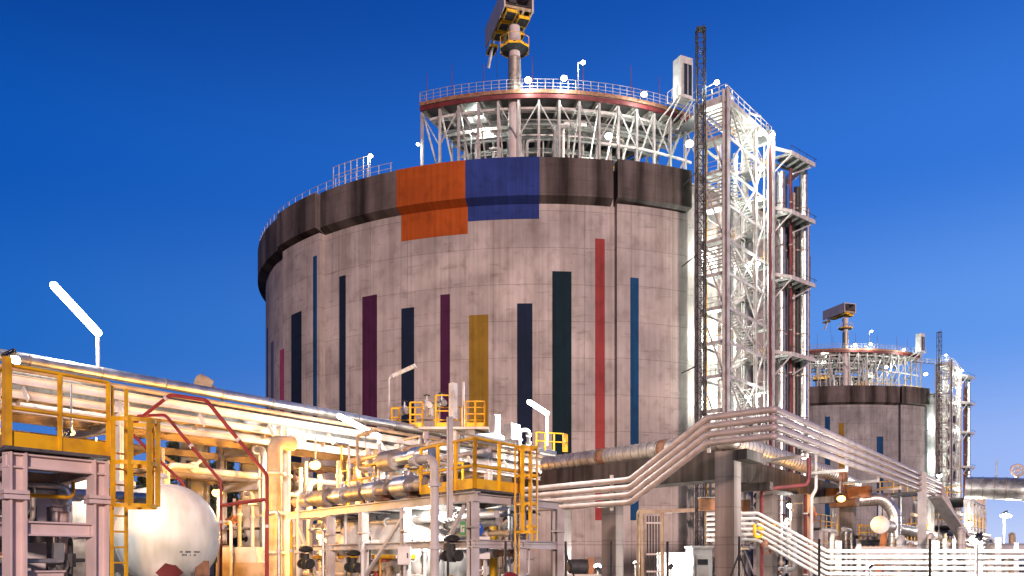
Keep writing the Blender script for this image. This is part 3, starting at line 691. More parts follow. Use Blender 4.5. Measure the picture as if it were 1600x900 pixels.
for z, w in m4:
    o = A + e1 * (LT + .4) + Vector((0, 0, z)); tip = Vector((xat(1273, 105.9), 105.9, z))
    t = att(thing('pipe_bracket', w + ' cantilever bracket platform holding the riser pipes', 'bracket', o, 'riser pipe brackets'), w + ' bracket platform at the far riser pipes')
    k1 = Vector((xat(1236, 102.6), 102.6, z)); k0 = o
    m = MB(); m.obox((k1 + tip) / 2 + Vector((-.45, 1.3, .22)), (tip - k1) / 2, Vector((-.45, 1.3, 0)), (0, 0, .03)); m.build('grating', M['grate'], t)
    m = MB(); m.beam(k0, k1, .16, .4); m.beam(k1, tip, .18, .5); m.beam(k0 + e2 * 3.2, tip + Vector((-.4, 2.4, 0)), .16, .4); m.beam(k1 + Vector((0, 0, -.1)), k1 + e2 * 3 + Vector((0, 0, -.1)), .14, .3); m.build('beam', M['pale'], t)
    m = MB(); m.beam(k1 + Vector((0, 0, -.2)), k0 + Vector((0, 0, -3.0)), .14, .14); m.beam(tip + Vector((-.5, 0, -.3)), k1 + Vector((.3, .3, -2.4)), .14, .14); m.build('brace', M['pale'], t)
    m = MB()
    for f in (.15, .4, .65, .9): p = k1 + (tip - k1) * f; m.beam(p, p + Vector((-.9, 2.6, .0)), .1, .3)
    m.build('cross_beam', M['steel'], t)
    m = MB()
    for f in (0, .33, .66, 1): p = k1 + (tip - k1) * f; m.tube(p, p + Vector((0, 0, .9)), .03, 6)
    m.tube(k1 + Vector((0, 0, .9)), tip + Vector((.35, .2, .7)), .03, 6); m.build('railing', M['dark'], t)

# lamps of the near tank (name of the spot each stands at)
def roofl(lbl, l2, px, py, Y, **k):
    k.setdefault('tint', GRN); t = flood(lbl, P(px, py, Y), **k); ATT.append((t, l2)); return t
GL = 'floodlights on the tank roofs'
roofl('white floodlight on a tall pole above the middle of the roof platform', 'far white lamp on a pole above the second roof platform', 911, 97, 105, power=1200, size=.62, group=GL, pole=P(903, 140, 105))
roofl('white floodlight on the roof platform railing right beside the crane mast', 'far white lamp on the railing beside the far crane mast', 825, 125, 100, power=900, size=.85, group=GL, aim=(.1, -.6, -.5))
roofl('white floodlight on the railing between crane mast and pole lamp', 'far white lamp on the railing past the far crane', 881, 122, 100, power=900, size=.75, group=GL, aim=(.1, -.6, -.5))
roofl('white floodlight on the railing between pole lamp and tall cabinet', 'far white lamp before the far cabinet', 1006, 147, 101.5, power=900, size=.72, group=GL, aim=(.1, -.6, -.5))
roofl('white floodlight on the corner of the stair tower roof by the lattice mast', 'far white lamp on the far tower roof corner', 1120, 128, 93, power=900, size=.6, group=GL, pole=tp(.5, 3, HT))
roofl('white floodlight under the roof platform among the trusses above the orange block', 'far white lamp under the far platform trusses', 748, 180, 106, power=1300, size=1.0, group=GL, aim=(.1, -.55, -.7))
roofl('white floodlight under the roof platform above the yellow walkway rail', 'far white lamp above the far yellow walkway', 951, 212, 103, power=1300, size=.95, group=GL, aim=(.1, -.55, -.7))
roofl('white floodlight under the platform close to the lattice mast', 'far white lamp under the platform close to the far mast', 1077, 224, 100, power=1000, size=1.0, group=GL, aim=(.1, -.55, -.7))
roofl('white lamp on a thin pole along the curving parapet railing', 'far white lamp on the far parapet railing', 579, 243, th(579, 40.5)[1], power=350, size=.55, group=GL, pole=pol(40.5, th(575, 40.5)[0], 45.9))
roofl('small white lamp beside the tall cage railing at the platform foot', 'small far lamp at the far platform foot', 653, 225, 102.5, power=300, size=.4, group=GL)
roofl('white lamp at the outer end of the dark parapet', 'far lamp at the outer end of the far parapet', 412, 374, 125, power=350, size=.6, group=GL, pole=P(406, 402, 125))
roofl('white floodlight on the uppermost stair flight of the tower', 'far lamp on the uppermost far stair flight', 1187, 208, 97.5, power=900, size=.7, group=GL, aim=(.35, -.7, -.6))
roofl('white floodlight at the outer top corner of the stair tower', 'far lamp at the outer top of the far tower', 1207, 210, 99.6, power=1000, size=.55, group=GL, aim=(.4, -.4, -.6))
roofl('white floodlight on the second stair landing from the top', 'far lamp on the second far landing', 1188, 263, 97.6, power=950, size=.7, group=GL, aim=(.35, -.7, -.6))
roofl('white floodlight on the third stair landing from the top', 'far lamp on the third far landing', 1187, 310, 97.6, power=950, size=.7, group=GL, aim=(.35, -.7, -.6))
roofl('white floodlight halfway down the stair tower', 'far lamp halfway down the far tower', 1184, 412, 97.6, power=950, size=.5, group=GL, aim=(.35, -.7, -.6))
roofl('white floodlight in the lower part of the stair tower', 'far lamp in the lower far tower', 1185, 617, 97.6, power=950, size=.45, group=GL, aim=(.35, -.7, -.6))
roofl('white floodlight behind the upper louvres of the stair tower', 'far lamp behind the far tower louvres', 1120, 245, 98.9, power=2000, size=.4, group=GL, aim=(-.3, .9, -.3))
roofl('assumed white floodlight inside the tower foot beside the tank wall', 'far assumed lamp at the far tower wall', 1118, 520, 98.9, power=2200, size=.3, group=GL, aim=(-.3, .9, -.3))  # assumed lamp, put in to light the wall behind the mast
roofl('assumed white floodlight by the tank wall below the second tower louvres', 'far assumed lamp by the far tank wall below the louvres', 1116, 395, 98.9, power=2200, size=.3, group=GL, aim=(-.3, .9, -.3))  # source assumed from the bright wall strip
roofl('assumed white floodlight by the tank wall just above the looping pipes', 'far assumed lamp by the far tank wall low in the tower', 1120, 622, 98.9, power=2000, size=.3, group=GL, aim=(-.3, .9, -.3))  # another assumed wall light, added to whiten the concrete
tl = thing('tube_lamp', 'unlit white tube lamp on a bracket at the stair tower roof', 'lamp', P(1190, 195, 98)); m = MB(); m.tube(P(1171, 177, 97), P(1188, 182, 98), .13, 8); m.build('tube', M['white'], tl)
m = MB(); m.tube(P(1188, 182, 98), P(1190, 205, 98), .05, 6); m.build('pole', M['galv'], tl)

# the far tank carries the same things
RM = Matrix.Rotation(ROT2, 4, 'Z')
for o, l2 in ATT:
    c = copy_tree(o); c.location = RM @ (o.location - C1) + C2; c.rotation_euler.z = ROT2; c['label'] = l2
def light_scale():
    pass
UP = Vector((0, 0, 1))
d1 = Vector((.57, .82, 0)).normalized(); d2 = Vector((-.635, .773, 0)).normalized(); dm = Vector((-.595, .80, 0)).normalized()
def pipe(label, pts, r, mt, group=None, n=10, rad=None, name='pipe', flanges=0, cat='pipe', part='pipe', bands=0, bandm='cladb'):
    """one pipe run; flanges / bands become its own part"""
    pts = [Vector(p) for p in pts]; b = min(pts, key=lambda p: p.z)
    m = MB(); path = bend(pts, rad if rad else r * 3.5, 6) if len(pts) > 2 else pts
    m.sweep(path, r, n)
    if not flanges and not bands:
        o = m.build(name, mt, None, b); return tag(o, label, cat, group)
    t = thing(name, label, cat, b, group); m.build('run', mt, t)
    for i in range(len(pts) - 1):
        a, c = pts[i], pts[i + 1]; L = (c - a).length; d = (c - a).normalized(); st_ = flanges or bands; s = st_ * .5
        while s < L - .2:
            w = .05 if bands else .09; k = 1.06 if bands else 1.5
            m = MB(); m.tube(a + d * s, a + d * (s + w), r * k, n); s += st_
            m.build('flange' if flanges else 'band', M[bandm] if bands else M['steel'], t)
    return t

def rail(mb, pts, h=1.1, post=1.2, r=.03, mid=(.55,), toe=None):
    """guard rail along a polyline"""
    pts = [Vector(p) for p in pts]
    for a, b in zip(pts, pts[1:]):
        L = (b - a).length; k = max(1, round(L / post))
        for i in range(k + 1): p = a + (b - a) * i / k; mb.tube(p, p + UP * h, r * 1.3, 6)
        for z in (h,) + tuple(mid): mb.tube(a + UP * z, b + UP * z, r, 6)
        if toe: mb.beam(a + UP * toe / 2, b + UP * toe / 2, .012, toe)
    return mb

# ---------------------------------------------------------------- left pipe rack
R0 = Vector((-16.2, 27.4, 0)); dR = Vector((.5956, .8033, 0)); nR = Vector((-.8033, .5956, 0))
def rk(s, n=0, z=0): return R0 + dR * s + nR * n + UP * z
rack = thing('pipe_rack', 'long white steel pipe rack striding across the plant behind the white vessel', 'pipe rack', rk(4))
for s in (-8, 4, 11, 18, 25):
    for n in (0, 4.2):
        m = MB(); m.ibeam(rk(s, n, 0), rk(s, n, 7.6), .32, .34, dR); m.lathe([(.35, 0), (.35, .25)], rk(s, n), 4, smooth=False); m.build('column', M['white'] if n == 0 else M['pale'], rack)
    for z in (6.75, 5.2):
        m = MB(); m.ibeam(rk(s, .2, z), rk(s, 4.0, z), .24, .36); m.build('cross_beam', M['pale'], rack)
s = -9.0
while s < 29.5:
    m = MB(); m.ibeam(rk(s, .1, 7.1), rk(s, 4.3, 7.1), .16, .26); m.build('cross_beam', M['beige'], rack)
    m = MB(); m.beam(rk(s, -.12, 7.55), rk(s, -.5, 7.1), .05, .16); m.build('bracket', M['white'], rack); s += 3.2
for n, z, w, hgt, mt in ((0, 7.8, .2, .30, 'white'), (0, 7.33, .2, .26, 'white'), (0, 6.85, .18, .2, 'pale'), (4.2, 7.6, .2, .4, 'beige'), (4.2, 6.6, .2, .3, 'beige'), (2.1, 6.9, .2, .3, 'beige'), (4.2, 5.6, .2, .3, 'beige')):
    m = MB(); m.ibeam(rk(-10, n, z), rk(30, n, z), w, hgt); m.build('beam', M[mt], rack)
for a, b in ((4, 11), (11, 18), (18, 25)):
    m = MB(); m.beam(rk(a, 4.2, 5.2), rk((a + b) / 2, 4.2, 6.6), .14, .14); m.beam(rk(b, 4.2, 5.2), rk((a + b) / 2, 4.2, 6.6), .14, .14); m.build('brace', M['beige'], rack)
m = MB(); m.obox(rk(10, 2.2, 8.02), dR * 20, nR * .3, UP * .04); m.build('walkway', M['grate'], rack)
GR = 'pipes lying along the long pipe rack'
pipe('silver clad pipe running highest along the front of the pipe rack', [rk(-10, 0, 8.5), rk(31.5, 0, 8.5)], .2, M['clad'], GR, 14, bands=2.4, name='insulated_pipe')
pipe('thin beige pipe tucked under the silver one at the front of the pipe rack', [rk(-10, -.12, 8.12), rk(30, -.12, 8.12)], .085, M['beige'], GR, 8)
pipe('fat dull clad pipe second row behind the front of the pipe rack', [rk(-10, 1.1, 8.2), rk(30, 1.1, 8.2)], .24, M['cladb'], GR, 12, bands=3, name='insulated_pipe')
pipe('beige pipe in the middle of the pipe rack', [rk(-10, 1.9, 7.45), rk(30, 1.9, 7.45)], .17, M['beige'], GR)
pipe('fat beige pipe in the back half of the pipe rack', [rk(-10, 2.7, 7.5), rk(30, 2.7, 7.5)], .26, M['beige'], GR, 12)
pipe('rusty pipe in the last row of the pipe rack', [rk(-10, 3.5, 7.42), rk(30, 3.5, 7.42)], .2, M['rust'], GR)
pipe('white pipe hanging low between the rack beams at the front', [rk(-10, .45, 7.05), rk(29, .45, 7.05)], .12, M['white'], GR, 8)
pipe('orange tinted pipe hanging at the lower level of the rack', [rk(-8, 3.2, 5.62), rk(29, 3.2, 5.62)], .19, M['beige'], GR)
pipe('second pipe at the lower level nearer the front of the rack', [rk(-8, 1.4, 5.58), rk(29, 1.4, 5.58)], .15, M['pale'], GR)
tr = MB(); tr.obox(rk(10, .75, 7.62), dR * 20, nR * .22, UP * .03); tr.obox(rk(10, .52, 7.7), dR * 20, nR * .015, UP * .1); tr.obox(rk(10, .98, 7.7), dR * 20, nR * .015, UP * .1)
tag(tr.build('cable_tray', M['galv'], None, rk(10, .75, 7.6)), 'grey cable tray lying inside the front edge of the pipe rack', 'cable tray')
m = MB(); vb = P(318, 599, 34); m.lathe([(.26, -.3), (.3, -.1), (.3, .25), (.15, .34)], vb, 12, Vector((-.8, -.5, .35))); m.tube(vb, vb + Vector((.7, .5, -.5)), .16, 8)
tag(m.build('relief_valve', M['beige'], None, vb - UP * .4), 'stubby pinkish vent cowl sitting on the silver rack pipe', 'vent')

# ---------------------------------------------------------------- platform of pink looking I-beams, far left
K0 = Vector((-8.1, 14.0, 0))
def pf(a, b, z=0): return K0 + d1 * a + d2 * b + UP * z
ap = thing('access_platform', 'raised platform on thick I-beam columns with yellow railing at the photo edge', 'platform', pf(0, 0), 'yellow railed platforms')
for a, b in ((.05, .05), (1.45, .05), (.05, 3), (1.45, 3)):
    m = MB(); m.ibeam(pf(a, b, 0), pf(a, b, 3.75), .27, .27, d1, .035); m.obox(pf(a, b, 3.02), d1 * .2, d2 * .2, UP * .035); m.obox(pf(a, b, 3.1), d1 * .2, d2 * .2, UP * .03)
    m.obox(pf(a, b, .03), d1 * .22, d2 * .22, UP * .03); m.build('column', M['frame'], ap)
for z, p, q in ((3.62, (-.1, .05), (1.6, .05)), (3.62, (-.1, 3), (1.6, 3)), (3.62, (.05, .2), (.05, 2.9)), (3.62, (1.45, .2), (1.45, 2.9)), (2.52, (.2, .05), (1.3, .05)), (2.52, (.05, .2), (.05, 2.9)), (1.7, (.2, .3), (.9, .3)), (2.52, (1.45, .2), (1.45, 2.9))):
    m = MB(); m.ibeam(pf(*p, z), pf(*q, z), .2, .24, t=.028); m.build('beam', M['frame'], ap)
m = MB(); m.obox(pf(.75, 1.5, 3.8), d1 * .9, d2 * 1.7, UP * .025); m.build('deck', M['grate'], ap)
m = MB(); rail(m, [pf(-.1, 3.2, 3.83), pf(-.1, -.12, 3.83), pf(1.6, -.12, 3.83)], 1.3, .75, .034, (.62,), .24)
m.beam(pf(-.1, -.12, 3.83), pf(-.1, -.12, 5.25), .13, .1, d1); m.build('railing', M['yellow'], ap)
pipe('yellow gas pipe running under the left platform deck', [pf(-.6, 1.2, 3.15), pf(1.3, 1.2, 3.15), pf(1.3, 1.2, 3.45)], .035, M['yellow'], None, 8)
pipe('grey pipe under the left platform deck', [pf(-.5, 2.2, 3.3), pf(3.2, 2.2, 3.3)], .12, M['galv'], None, 10, flanges=1.1)

def ladder(name, label, c, yaw, z0, z1, zc0, w=.46, R=.36, mt='yellow', top=1.15):
    """caged ladder, the climber's side towards yaw"""
    t = thing(name, label, 'ladder', (c[0], c[1], z0), 'yellow caged ladders'); fx = Vector((math.cos(yaw), math.sin(yaw), 0)); sx = Vector((-fx.y, fx.x, 0)); c = Vector((c[0], c[1], 0))
    for s in (-1, 1):
        m = MB(); m.beam(c + sx * s * w / 2 + UP * z0, c + sx * s * w / 2 + UP * (z1 + top), .065, .03, fx); m.build('stringer', M[mt], t)
    m = MB(); z = z0 + .25
    while z < z1 + .1: m.tube(c - sx * w / 2 + UP * z, c + sx * w / 2 + UP * z, .017, 6); z += .28
    m.build('rung', M[mt], t); z = zc0
    while z < z1 + top + .05:
        pts = [c + sx * -w / 2 + UP * z] + [c + fx * (R * .9) + (sx * math.cos(a) * -1 + fx * math.sin(a)) * R + UP * z for a in [math.pi * k / 8 for k in range(9)]] + [c + sx * w / 2 + UP * z]
        m = MB()
        for p, q in zip(pts, pts[1:]): m.beam(p, q, .012, .07)
        m.build('cage_hoop', M[mt], t); z += .75
    for k in range(5):
        a = math.pi * k / 4; p = c + fx * R * .9 + (sx * -math.cos(a) + fx * math.sin(a)) * (R + .008); m = MB(); m.beam(p + UP * zc0, p + UP * (z - .7), .11, .012, sx if k in (0, 4) else fx); m.build('cage_strap', M[mt], t)
    return t
ladder('caged_ladder', 'big yellow caged ladder hanging beside the I-beam platform before the white vessel', (xat(186, 15.5), 15.5), math.atan2(-.45, .89), .3, 3.95, 2.95, .30, .40)

# ---------------------------------------------------------------- white vessels
def vessel(name, label, c, r, L, lettering=False, yaw=None, mt='vessel'):
    t = thing(name, label, 'vessel', (c[0], c[1], 0), 'white horizontal pressure vessels'); c = Vector(c); ax = -d2
    prof = [(r * math.sqrt(max(0, 1 - (k / 8) ** 2)), -L - r * .62 * k / 8) for k in range(8, -1, -1)] + [(r * math.sqrt(max(0, 1 - (k / 12) ** 2)), r * .62 * k / 12) for k in range(13)]
    m = MB(); m.lathe(prof, c, 48, ax); m.build('shell', M[mt], t)
    m = MB()
    for d in (.02, -L * .5): m.lathe([(r + .002, d), (r + .012, d + .01), (r + .012, d + .05), (r + .002, d + .06)], c, 48, ax)
    m.build('weld_band', M['pale'], t)
    for d in (1.2, L - 1.2):
        m = MB(); p = c - ax * d; m.obox((p.x, p.y, (c.z - r * .7) / 2), ax * .18, ax.cross(UP) * r * .75, UP * (c.z - r * .7) / 2); m.build('saddle', M['conc2'], t)
    for k, d in enumerate((1.0, L * .55)):
        m = MB(); p = c - ax * d + UP * (r - .05); m.lathe([(.2, 0), (.2, .3), (.3, .3), (.3, .42), (.1, .44)], p, 14); m.build('nozzle', M['steel'], t)
    if lettering:
        sx = UP.cross(ax)
        def on(u, v):   # point on the front head
            k = max(0, 1 - (u * u + v * v) / (r * r)); return c + ax * (r * .62 * math.sqrt(k) + .004) + sx * u + UP * v
        m = MB(); rr2 = random.Random(2)
        for row, (u0, u1, v) in enumerate(((.04, .66, -.46), (.10, .54, -.545))):
            u = u0
            while u < u1:
                w = rr2.uniform(.018, .032); hgt = .045
                q = [on(u, v), on(u + w, v), on(u + w, v + hgt), on(u, v + hgt)]; o = len(m.v); m.v.extend(tuple(x) for x in q); m.face((o, o + 1, o + 2, o + 3)); u += w + (.012 if rr2.random() > .2 else .09)
        m.build('stencil_lettering', M['grate'], t)
        m = MB(); cc = on(-.2, -1.0) + ax * .1; m.obox(cc, (sx + UP).normalized() * .26, (sx - UP).normalized() * .26, ax * .008); m.build('hazard_placard', M['maroon'], t)
        m = MB(); cc = on(.72, -.92) + ax * .1; m.obox(cc, sx * .19, UP * .24, ax * .008); pl = m.build('number_plate', M['rust'], t)
    return t
vessel('pressure_vessel', 'big white vessel whose round head faces the camera beside the yellow ladder', (-9.55, 24.0, 2.66), 1.44, 7.5, True)
vessel('pressure_vessel', 'greenish white vessel half hidden behind the frames of the process module', (-2.1, 27.0, 2.3), 1.45, 5)

# ---------------------------------------------------------------- red fire water pipes
pipe('red fire pipe arching over the white vessel and down to the ground', [P(205, 665, 26.5), P(266, 617, 26), P(322, 625, 26), P(417, 742, 26), P(417, 920, 26)], .058, M['red'], 'red fire water pipes', 8, .12, flanges=3)
pipe('shorter red fire pipe sloping down behind the round white vessel head', [P(215, 650, 28.5), P(258, 648, 28.5), P(345, 752, 28.5), P(345, 930, 28.5)], .052, M['red'], 'red fire water pipes', 8, .12, flanges=2.6)
pipe('level red fire pipe joining the two upright ones', [P(345, 790, 28.3), P(416, 780, 26.3)], .06, M['red'], 'red fire water pipes', 8)
pipe('steep thin red pipe between yellow ladder and dark hill', [P(196, 668, 27.5), P(288, 757, 27.5), P(300, 800, 27.5)], .05, M['red'], 'red fire water pipes', 8)

# ---------------------------------------------------------------- process module in the middle
Q0 = Vector((-.97, 22.0, 0))
def md(a, b, z=0): return Q0 + dm * a + d1 * b + UP * z
mod = thing('process_module', 'open steel frame carrying pipes and valves in the middle of the plant', 'steel frame', md(5, 0))
for a in (.1, 3.57, 6.2, 8.6, 11.5):
    for b in (.05, 2.2, 4.2):
        if a > 6.5 and b > 4: continue
        m = MB(); m.ibeam(md(a, b), md(a, b, 3.5), .24, .24, dm, .03); m.obox(md(a, b, .03), dm * .2, d1 * .2, UP * .03); m.obox(md(a, b, 2.85), dm * .17, d1 * .17, UP * .03); m.build('column', M['pale'], mod)
for b in (.05, 2.2):
    for z in (3.62, 2.42):
        m = MB(); m.ibeam(md(-.1, b, z), md(12, b, z), .2, .26 if z > 3 else .2, t=.03); m.build('beam', M['pale'], mod)
for a in (.1, 1.8, 3.57, 5, 6.2, 7.4, 8.6, 10, 11.5):
    m = MB(); m.ibeam(md(a, .2, 3.6), md(a, 4.2 if a < 6.5 else 2.2, 3.6), .18, .22); m.build('cross_beam', M['pale'], mod)
m = MB(); m.ibeam(md(.1, .2, 2.42), md(.1, 4.2, 2.42), .18, .22); m.build('cross_beam', M['pale'], mod)
for u, d in (((3.4, 3.4), (7.6, .3)), ((.4, 3.4), (3.2, .4)), ((8.8, .4), (11.2, 3.3))):
    m = MB(); m.beam(md(u[0], -.02, u[1]), md(d[0], -.02, d[1]), .09, .09); m.build('brace', M['steel'], mod)
for a, b in ((2.9, 0), (4.6, 0)):
    m = MB(); m.ibeam(md(a, -.3, 3.84), md(a, .6, 3.84), .5, .16); m.build('pipe_shoe', M['rust'], mod)
dk = thing('access_platform', 'yellow railed platform at the corner of the process module', 'platform', md(1, 1, 3.76), 'yellow railed platforms')
m = MB(); m.obox(md(1.2, 1.0, 3.785), dm * 1.35, d1 * 1.05, UP * .025); m.build('deck', M['grate'], dk)
m = MB(); rail(m, [md(2.5, -.1, 3.81), md(-.15, -.1, 3.81), md(-.15, 2.0, 3.81)], 1.27, .85, .042, (.58,), .26); m.build('railing', M['yellow'], dk)
m = MB(); m.ibeam(md(.95, -.16, 3.1), md(.95, -.16, 5.75), .12, .13, dm); m.build('lamp_post', M['steel'], dk)
w2 = thing('access_platform', 'narrow yellow railed walkway behind the fat valves of the process module', 'platform', md(4, 1.6, 3.76), 'yellow railed platforms')
m = MB(); m.obox(md(6.6, 1.5, 3.79), dm * 4.0, d1 * .45, UP * .025); m.build('deck', M['grate'], w2)
m = MB(); rail(m, [md(10.6, 1.95, 3.81), md(2.7, 1.95, 3.81)], 1.1, 1.3, .03, (.55,), .18); m.build('railing', M['yellow'], w2)
ladder('caged_ladder', 'yellow caged ladder at the right end of the module platform', (xat(808, 23.3), 23.3), math.atan2(-.35, .93), 1.6, 3.95, 2.75, .30, .30)
ladder('caged_ladder', 'lower yellow ladder behind the module platform in front of a concrete column', (xat(817, 30), 30), math.atan2(-.4, .9), 0, 3.2, 2.4, .36, .28, top=.2)

def valve(label, p, s=.3, col='steel', wheel='ironblack', up=(0, 0, 1), group='valves around the process module', bare=False):
    """flanged gate valve with bonnet, stem and handwheel"""
    p = Vector(p); u = Vector(up).normalized(); t = thing('gate_valve', label, 'valve', p, group)
    m = MB(); x = dm; m.ball(p, s * .5, 10); m.tube(p - x * s * .75, p + x * s * .75, s * .3, 10)
    for k in (-.75, -.62, .62, .75): m.tube(p + x * (k * s - .03), p + x * (k * s + .03), s * .52, 12)
    m.build('body', M[col], t)
    m = MB(); m.lathe([(s * .38, 0), (s * .32, s * .5), (s * .42, s * .5), (s * .42, s * .62), (s * .16, s * .7), (s * .12, s * 1.3)], p + u * s * .25, 10, u); m.build('bonnet', M[col], t)
    w = p + u * s * 1.6; m = MB(); m.ring(w, s * .5, s * .05, u, 14, 6); o = u.orthogonal().normalized()
    for k in range(3):
        d = Matrix.Rotation(k * 2.094, 3, u) @ o; m.tube(w, w + d * s * .5, s * .04, 5)
    m.tube(w - u * .05, w + u * s * .25, s * .07, 6); m.build('handwheel', M[wheel], t); return t

# fat lagged header on top of the module with its valve boxes
hd = thing('insulated_pipe', 'dull metal clad header with fat valve jackets lying on the module beam', 'pipe', md(6, .15, 3.8), 'clad headers on the module')
m = MB(); m.tube(md(1.6, .15, 4.12), md(11.8, .15, 4.12), .17, 16); m.build('run', M['cladb'], hd)
for a, r, L, mt in ((2.6, .26, .5, 'cladb'), (3.7, .33, .85, 'clad'), (4.95, .24, .6, 'cladb'), (5.6, .3, .7, 'clad'), (6.7, .25, .9, 'cladb'), (7.9, .27, .6, 'clad'), (9.3, .3, .9, 'cladb'), (10.7, .24, .5, 'clad')):
    m = MB(); m.tube(md(a + L / 2, .15, 4.12), md(a - L / 2, .15, 4.12), r, 18); v = m.build('valve_jacket', M[mt], hd)
    m = MB(); m.lathe([(r * .5, 0), (r * .5, r * 1.1), (r * .6, r * 1.1), (r * .6, r * 1.3)], md(a, .15, 4.12) , 12, (d1 * .3 + UP)); m.build('bonnet', M[mt], v)
hd2 = thing('insulated_pipe', 'short fat clad pipe elbowing high above the module under the rack', 'pipe', md(5.2, .9, 5.2), 'clad headers on the module')
m = MB(); m.sweep(bend([md(3.2, 1.0, 5.15), md(6.3, 1.0, 5.15), md(6.3, 1.0, 3.9)], .5), .2, 14); m.build('run', M['clad'], hd2)
m = MB(); m.tube(md(6.2, 1.0, 5.15), md(5.4, 1.0, 5.15), .34, 18); m.build('valve_jacket', M['cladb'], hd2)
m = MB(); m.tube(md(4.3, 1.0, 5.15), md(3.85, 1.0, 5.15), .28, 18); m.build('valve_jacket', M['clad'], hd2)

# upright pipes and posts of the middle plant, measured against the photo
up = [(679, 714, 20.6, .105, 'pale', 'pale'), (429, 690, 33, .28, 'beige', 'beige clad'), (447, 684, 34, .16, 'white', 'white'), (412, 700, 35, .13, 'galv', 'galvanised'), (468, 770, 31, .11, 'pale', 'pale'),
      (772, 786, 27, .14, 'yellow', 'yellow'), (796, 782, 25.5, .045, 'white', 'thin white'), (612, 790, 29, .06, 'galv', 'thin galvanised'), (655, 800, 30, .05, 'red', 'thin red'), (589, 806, 28, .04, 'dark', 'thin dark'),
      (575, 700, 33, .10, 'white', 'white'), (588, 705, 33.5, .09, 'beige', 'beige'), (530, 720, 34, .10, 'pale', 'pale'), (545, 735, 36, .07, 'yellow', 'thin yellow'), (560, 730, 35, .12, 'white', 'white'),
      (500, 742, 36, .10, 'beige', 'beige'), (483, 752, 37, .13, 'white', 'white'), (519, 790, 30, .05, 'rust', 'thin rusty'), (540, 800, 29, .06, 'pale', 'thin pale'), (602, 820, 27.5, .035, 'galv', 'very thin grey'),
      (648, 822, 27, .035, 'galv', 'very thin grey'), (700, 800, 27, .04, 'red', 'thin red'), (716, 812, 27.5, .05, 'pale', 'thin pale'), (723, 790, 29, .1, 'orange', 'orange tinted'), (760, 800, 28, .08, 'orange', 'orange tinted'),
      (752, 830, 26, .05, 'rust', 'thin rusty'), (786, 805, 30, .11, 'beige', 'beige'), (436, 800, 29, .07, 'galv', 'galvanised'), (455, 815, 28.5, .05, 'yellow', 'thin yellow'), (486, 810, 28.6, .06, 'beige', 'beige'),
      (505, 826, 27.6, .05, 'galv', 'thin galvanised'), (394, 770, 36, .09, 'pale', 'pale'), (374, 795, 34, .08, 'beige', 'beige'), (361, 815, 33, .06, 'white', 'thin white'), (567, 846, 26.8, .07, 'white', 'white'),
      (578, 838, 27, .03, 'dark', 'very thin dark'), (626, 838, 26, .03, 'dark', 'very thin dark'), (664, 846, 25.6, .06, 'pale', 'pale'), (692, 850, 25, .05, 'galv', 'galvanised')]
up.sort(); seen = {}
tot = {}
for u in up: tot[u[5]] = tot.get(u[5], 0) + 1
for px, py, Y, r, mt, w in up:
    seen[w] = seen.get(w, 0) + 1
    lab = ('only ' if tot[w] == 1 else ORD[seen[w] - 1] + ' ') + w + ' upright pipe in the middle plant' + ('' if tot[w] == 1 else ' from the vessel')
    x, zt = xat(px, Y), zat(py, Y); pts = [(x, Y, 0), (x, Y, zt)]
    if px % 3 == 0 and r > .04: pts += [(x + d1.x * .9, Y + d1.y * .9, zt)]
    elif px % 3 == 1 and r > .04: pts += [(x + dm.x * 1.1, Y + dm.y * 1.1, zt)]
    pipe(lab, pts, r, M[mt], 'upright pipes of the middle plant', 10, flanges=1.5 if r > .045 else 0)
# level runs
lv = [(md(-.1, .9, 3.2), md(11.5, .9, 3.2), .1, 'pale', 'pale level pipe tucked highest under the module deck'), (md(.3, 1.4, 3.05), md(12, 1.4, 3.05), .13, 'galv', 'galvanised level pipe under the module deck'),
      (md(.3, 1.8, 2.75), md(12, 1.8, 2.75), .08, 'beige', 'beige level pipe below the galvanised one under the module'), (md(3.7, .5, 2.1), md(11.5, .5, 2.1), .07, 'yellow', 'yellow level pipe low inside the process module'),
      (md(1, 2.8, 2.2), md(12, 2.8, 2.2), .1, 'rust', 'rusty level pipe deep inside the process module'), (md(3.5, .7, 1.5), md(12, .7, 1.5), .09, 'pale', 'pale level pipe at waist height in the process module'),
      (md(4, 1.2, .75), md(12.5, 1.2, .75), .12, 'galv', 'galvanised level pipe near the ground in the process module'), (md(5, 3, 5.9), md(12, 3, 5.9), .1, 'beige', 'beige level pipe high between module and rack'),
      (md(4.5, 2.6, 4.9), md(11, 2.6, 4.9), .12, 'white', 'white level pipe above the narrow yellow walkway'), (md(2.6, 3.2, 5.4), md(9, 3.2, 5.4), .08, 'pinkpipe', 'pinkish level pipe above the narrow yellow walkway')]
for a, b, r, mt, lab in lv: pipe(lab, [a, b], r, M[mt], 'level pipes of the process module', 10, flanges=1.7)
GV = 'valves around the process module'
vs = [(md(4.0, .5, 2.1), .30, 'steel', 'black'), (md(5.4, .7, 1.5), .34, 'beige', 'red'), (md(6.7, .5, 2.1), .28, 'yellow', 'black'), (md(7.6, .7, 1.5), .36, 'steel', 'black'), (md(8.9, .5, 2.1), .3, 'beige', 'red'),
      (md(10.2, .7, 1.5), .34, 'steel', 'black'), (md(5.2, 1.2, .75), .42, 'galv', 'black'), (md(8.3, 1.2, .75), .42, 'beige', 'red'), (md(2.0, .9, 3.2), .26, 'steel', 'black'), (md(7.0, 2.6, 4.9), .34, 'white', 'red'), (md(9.2, 2.6, 4.9), .34, 'beige', 'black')]
